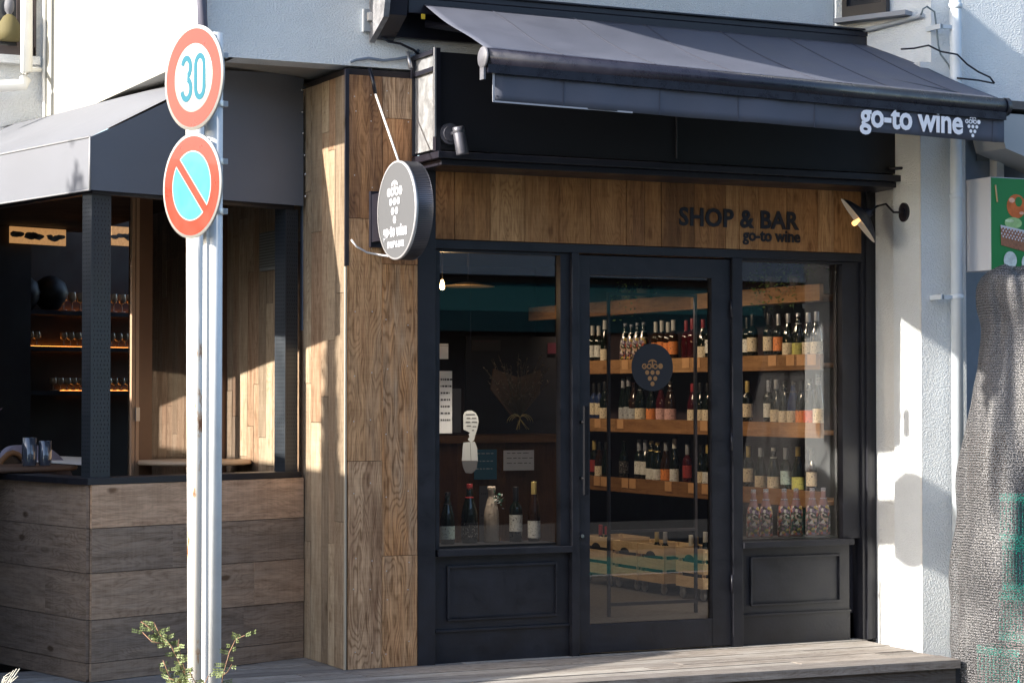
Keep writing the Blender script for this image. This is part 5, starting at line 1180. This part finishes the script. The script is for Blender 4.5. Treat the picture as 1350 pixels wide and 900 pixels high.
b = MB(); b.prism([P2(*q) for q in [(611,583),(626,582),(629,590),(630,607),(609,607),(610,592)]], (0,.003,0)); b.build('lower_tag', mat('card_white', (.70,.72,.72), .6), hc)
b = MB(); b.prism([P2(*q) for q in [(609,607.4),(630,607.4),(628,618),(622,624),(614,623),(611,617)]], (0,.003,0)); b.build('dim_tag_end', mat('card_grey', (.16,.16,.17), .6), hc)
b = MB(); b.tube([P2(620,583), P2(621,607)], .0012, 4); b.tube([P2(620,335), P2(621,541)], .0006, 4); b.build('string', BLK2, hc)
# pendant lamp
pd = thing('pendant_lamp', 'glowing bulb under a wide flat pendant shade at top of left window', 'pendant lamp', aty(612,376,.9))
pc_ = aty(617,378,.9); b = MB(); b.lathe([(0,.03),(.03,.03),(.17,.006),(.175,0),(.17,0.002),(0,.015)], pc_, 40); b.build('shade', mat('brass_shade', (.6,.42,.22), .4), pd)
b = MB(); b.tube([pc_+ZU*.03, Vector((pc_.x,pc_.y,2.7))], .004, 6); b.build('cord', BLK2, pd)
bb = thing('bare_bulb', 'small bright bare bulb at the top left corner of left window', 'light bulb', aty(583,376,.55))
q = aty(583,375,.55); b = MB(); b.lathe([(0,-.035),(.012,-.03),(.017,-.012),(.012,.012),(.007,.03),(0,.03)], q, 16); b.build('glass', mat('bulb_glow', (1,.8,.5), .4, emit=(1,.62,.25), est=7), bb)
b = MB(); b.tube([q+ZU*.03, Vector((q.x,q.y,2.7))], .004, 6); b.build('cord', BLK2, bb)
ld = bpy.data.lights.new('bulb_light', 'POINT'); ld.energy = 2; ld.color = (1,.62,.3); ld.shadow_soft_size = .03; lo = bpy.data.objects.new('bulb_light', ld); COL.objects.link(lo); lo.location = q-ZU*.07; lo.parent = bb; lo.matrix_parent_inverse = bb.matrix_basis.inverted()
# slim inner glass screen
isc = thing('inner_screen', 'thin black framed glass screen standing behind the shop door', 'screen', (2.2,.5,0))
Yi = .55; a, c = aty(802,797,Yi), aty(919,388,Yi); b = MB(); m1 = aty(860,699,Yi).z
for r in ((a.x,a.x+.018,a.z,c.z),(c.x-.018,c.x,a.z,c.z)): b.box(r[0],r[1],Yi,Yi+.02,.167,r[3])
b.box(a.x+.018,c.x-.018,Yi,Yi+.02,c.z-.018,c.z); b.box(a.x+.018,c.x-.018,Yi,Yi+.02,m1-.009,m1+.009); b.box(a.x+.018,c.x-.018,Yi,Yi+.02,max(.17,a.z-.01),max(.17,a.z-.01)+.022)
b.build('frame', mat('thin_frame', (.05,.045,.055), .5), isc)

# ------------------------------------------------------------ across the street (seen only in the glass)
os_ = thing('opposite_shop', 'shop across the street with teal awning and grey fascia, reflected in glass', 'shop', (6,-15,0))
b = MB(); b.box(-14,24,-16,-15.2,-.2,3.6); b.build('front_wall', mat('opposite_front', (.03,.025,.03), .5, var=.4, vscale=1.2), os_)
b = MB(); b.box(-14,24,-16,-14.9,3.25,3.75); b.build('fascia', mat('opposite_fascia', (.33,.35,.40), .6), os_)
b = MB(); b.box(-14,24,-16,-15.0,3.75,7.0); b.build('upper_wall', mat('opposite_upper', (.14,.14,.16), .8), os_)
b = MB(); b.prism([(-14,-15.0,3.15),(-14,-14.1,2.72),(-14,-14.1,2.45),(-14,-14.13,2.45),(-14,-15.0,3.1)], (38,0,0)); b.build('awning', mat('teal_awning', (.004,.055,.06), .6), os_)
# ------------------------------------------------------------ unseen light blockers added off to the left and above
nh = thing('shade_blocker', 'unseen added shed beyond the left edge whose sloping roof shades the terrace', 'blocker', (-4,2,-.2))
b = MB(); b.prism([(-3.6,-.98,-.2),(-3.6,-.98,2.0),(-3.6,-.15,3.02),(-3.6,8,3.2),(-3.6,8,-.2)], (-1.6,0,0)); b.build('wall', mat('blocker_dark', (.05,.04,.035), .8), nh)  # dark unseen block shaped for terrace shade and to dim the left boards
tr = thing('leafy_blocker', 'unseen tree shape added behind the shed off to the left', 'tree', (-6.0,.15,-.2))
b = MB(); b.tube([(-5.95,.15,-.2),(-5.97,.16,2.2),(-6.0,.17,4.6)], [.07,.055,.03], 10); b.build('trunk', mat('bark', (.08,.06,.045), .9), tr)
b = MB()
for i in range(2600):
    p = Vector((-6.0+random.gauss(0,.2), .21+random.gauss(0,.05), 4.35+random.gauss(0,.3)))
    a_ = Vector((random.gauss(0,1),random.gauss(0,1),random.gauss(0,1))).normalized(); e_ = a_.orthogonal().normalized(); s_ = random.uniform(.03,.055); b.face([p-a_*s_, p+e_*s_*.5, p+a_*s_, p-e_*s_*.5])
b.build('crown', mat('tree_leaf', (.05,.09,.03), .7, var=.3), tr)  # narrow leaf cloud added to keep sun off the corner post
b = MB(); b.prism([(-.45,-.01,4.85),(.0,-1.25,4.85),(.9,-1.25,4.85),(1.9,-.8,4.85),(3.35,-.3,4.85),(3.35,-.01,4.85)], (0,0,.12)); b.build('shade_slab', SOFF, bld)  # unseen slab, outline shaped to shade the shop awning fabric
for o in COL.objects:
    if o.type == 'MESH' and o.data.materials and o.name.startswith('sloping_top'): pass
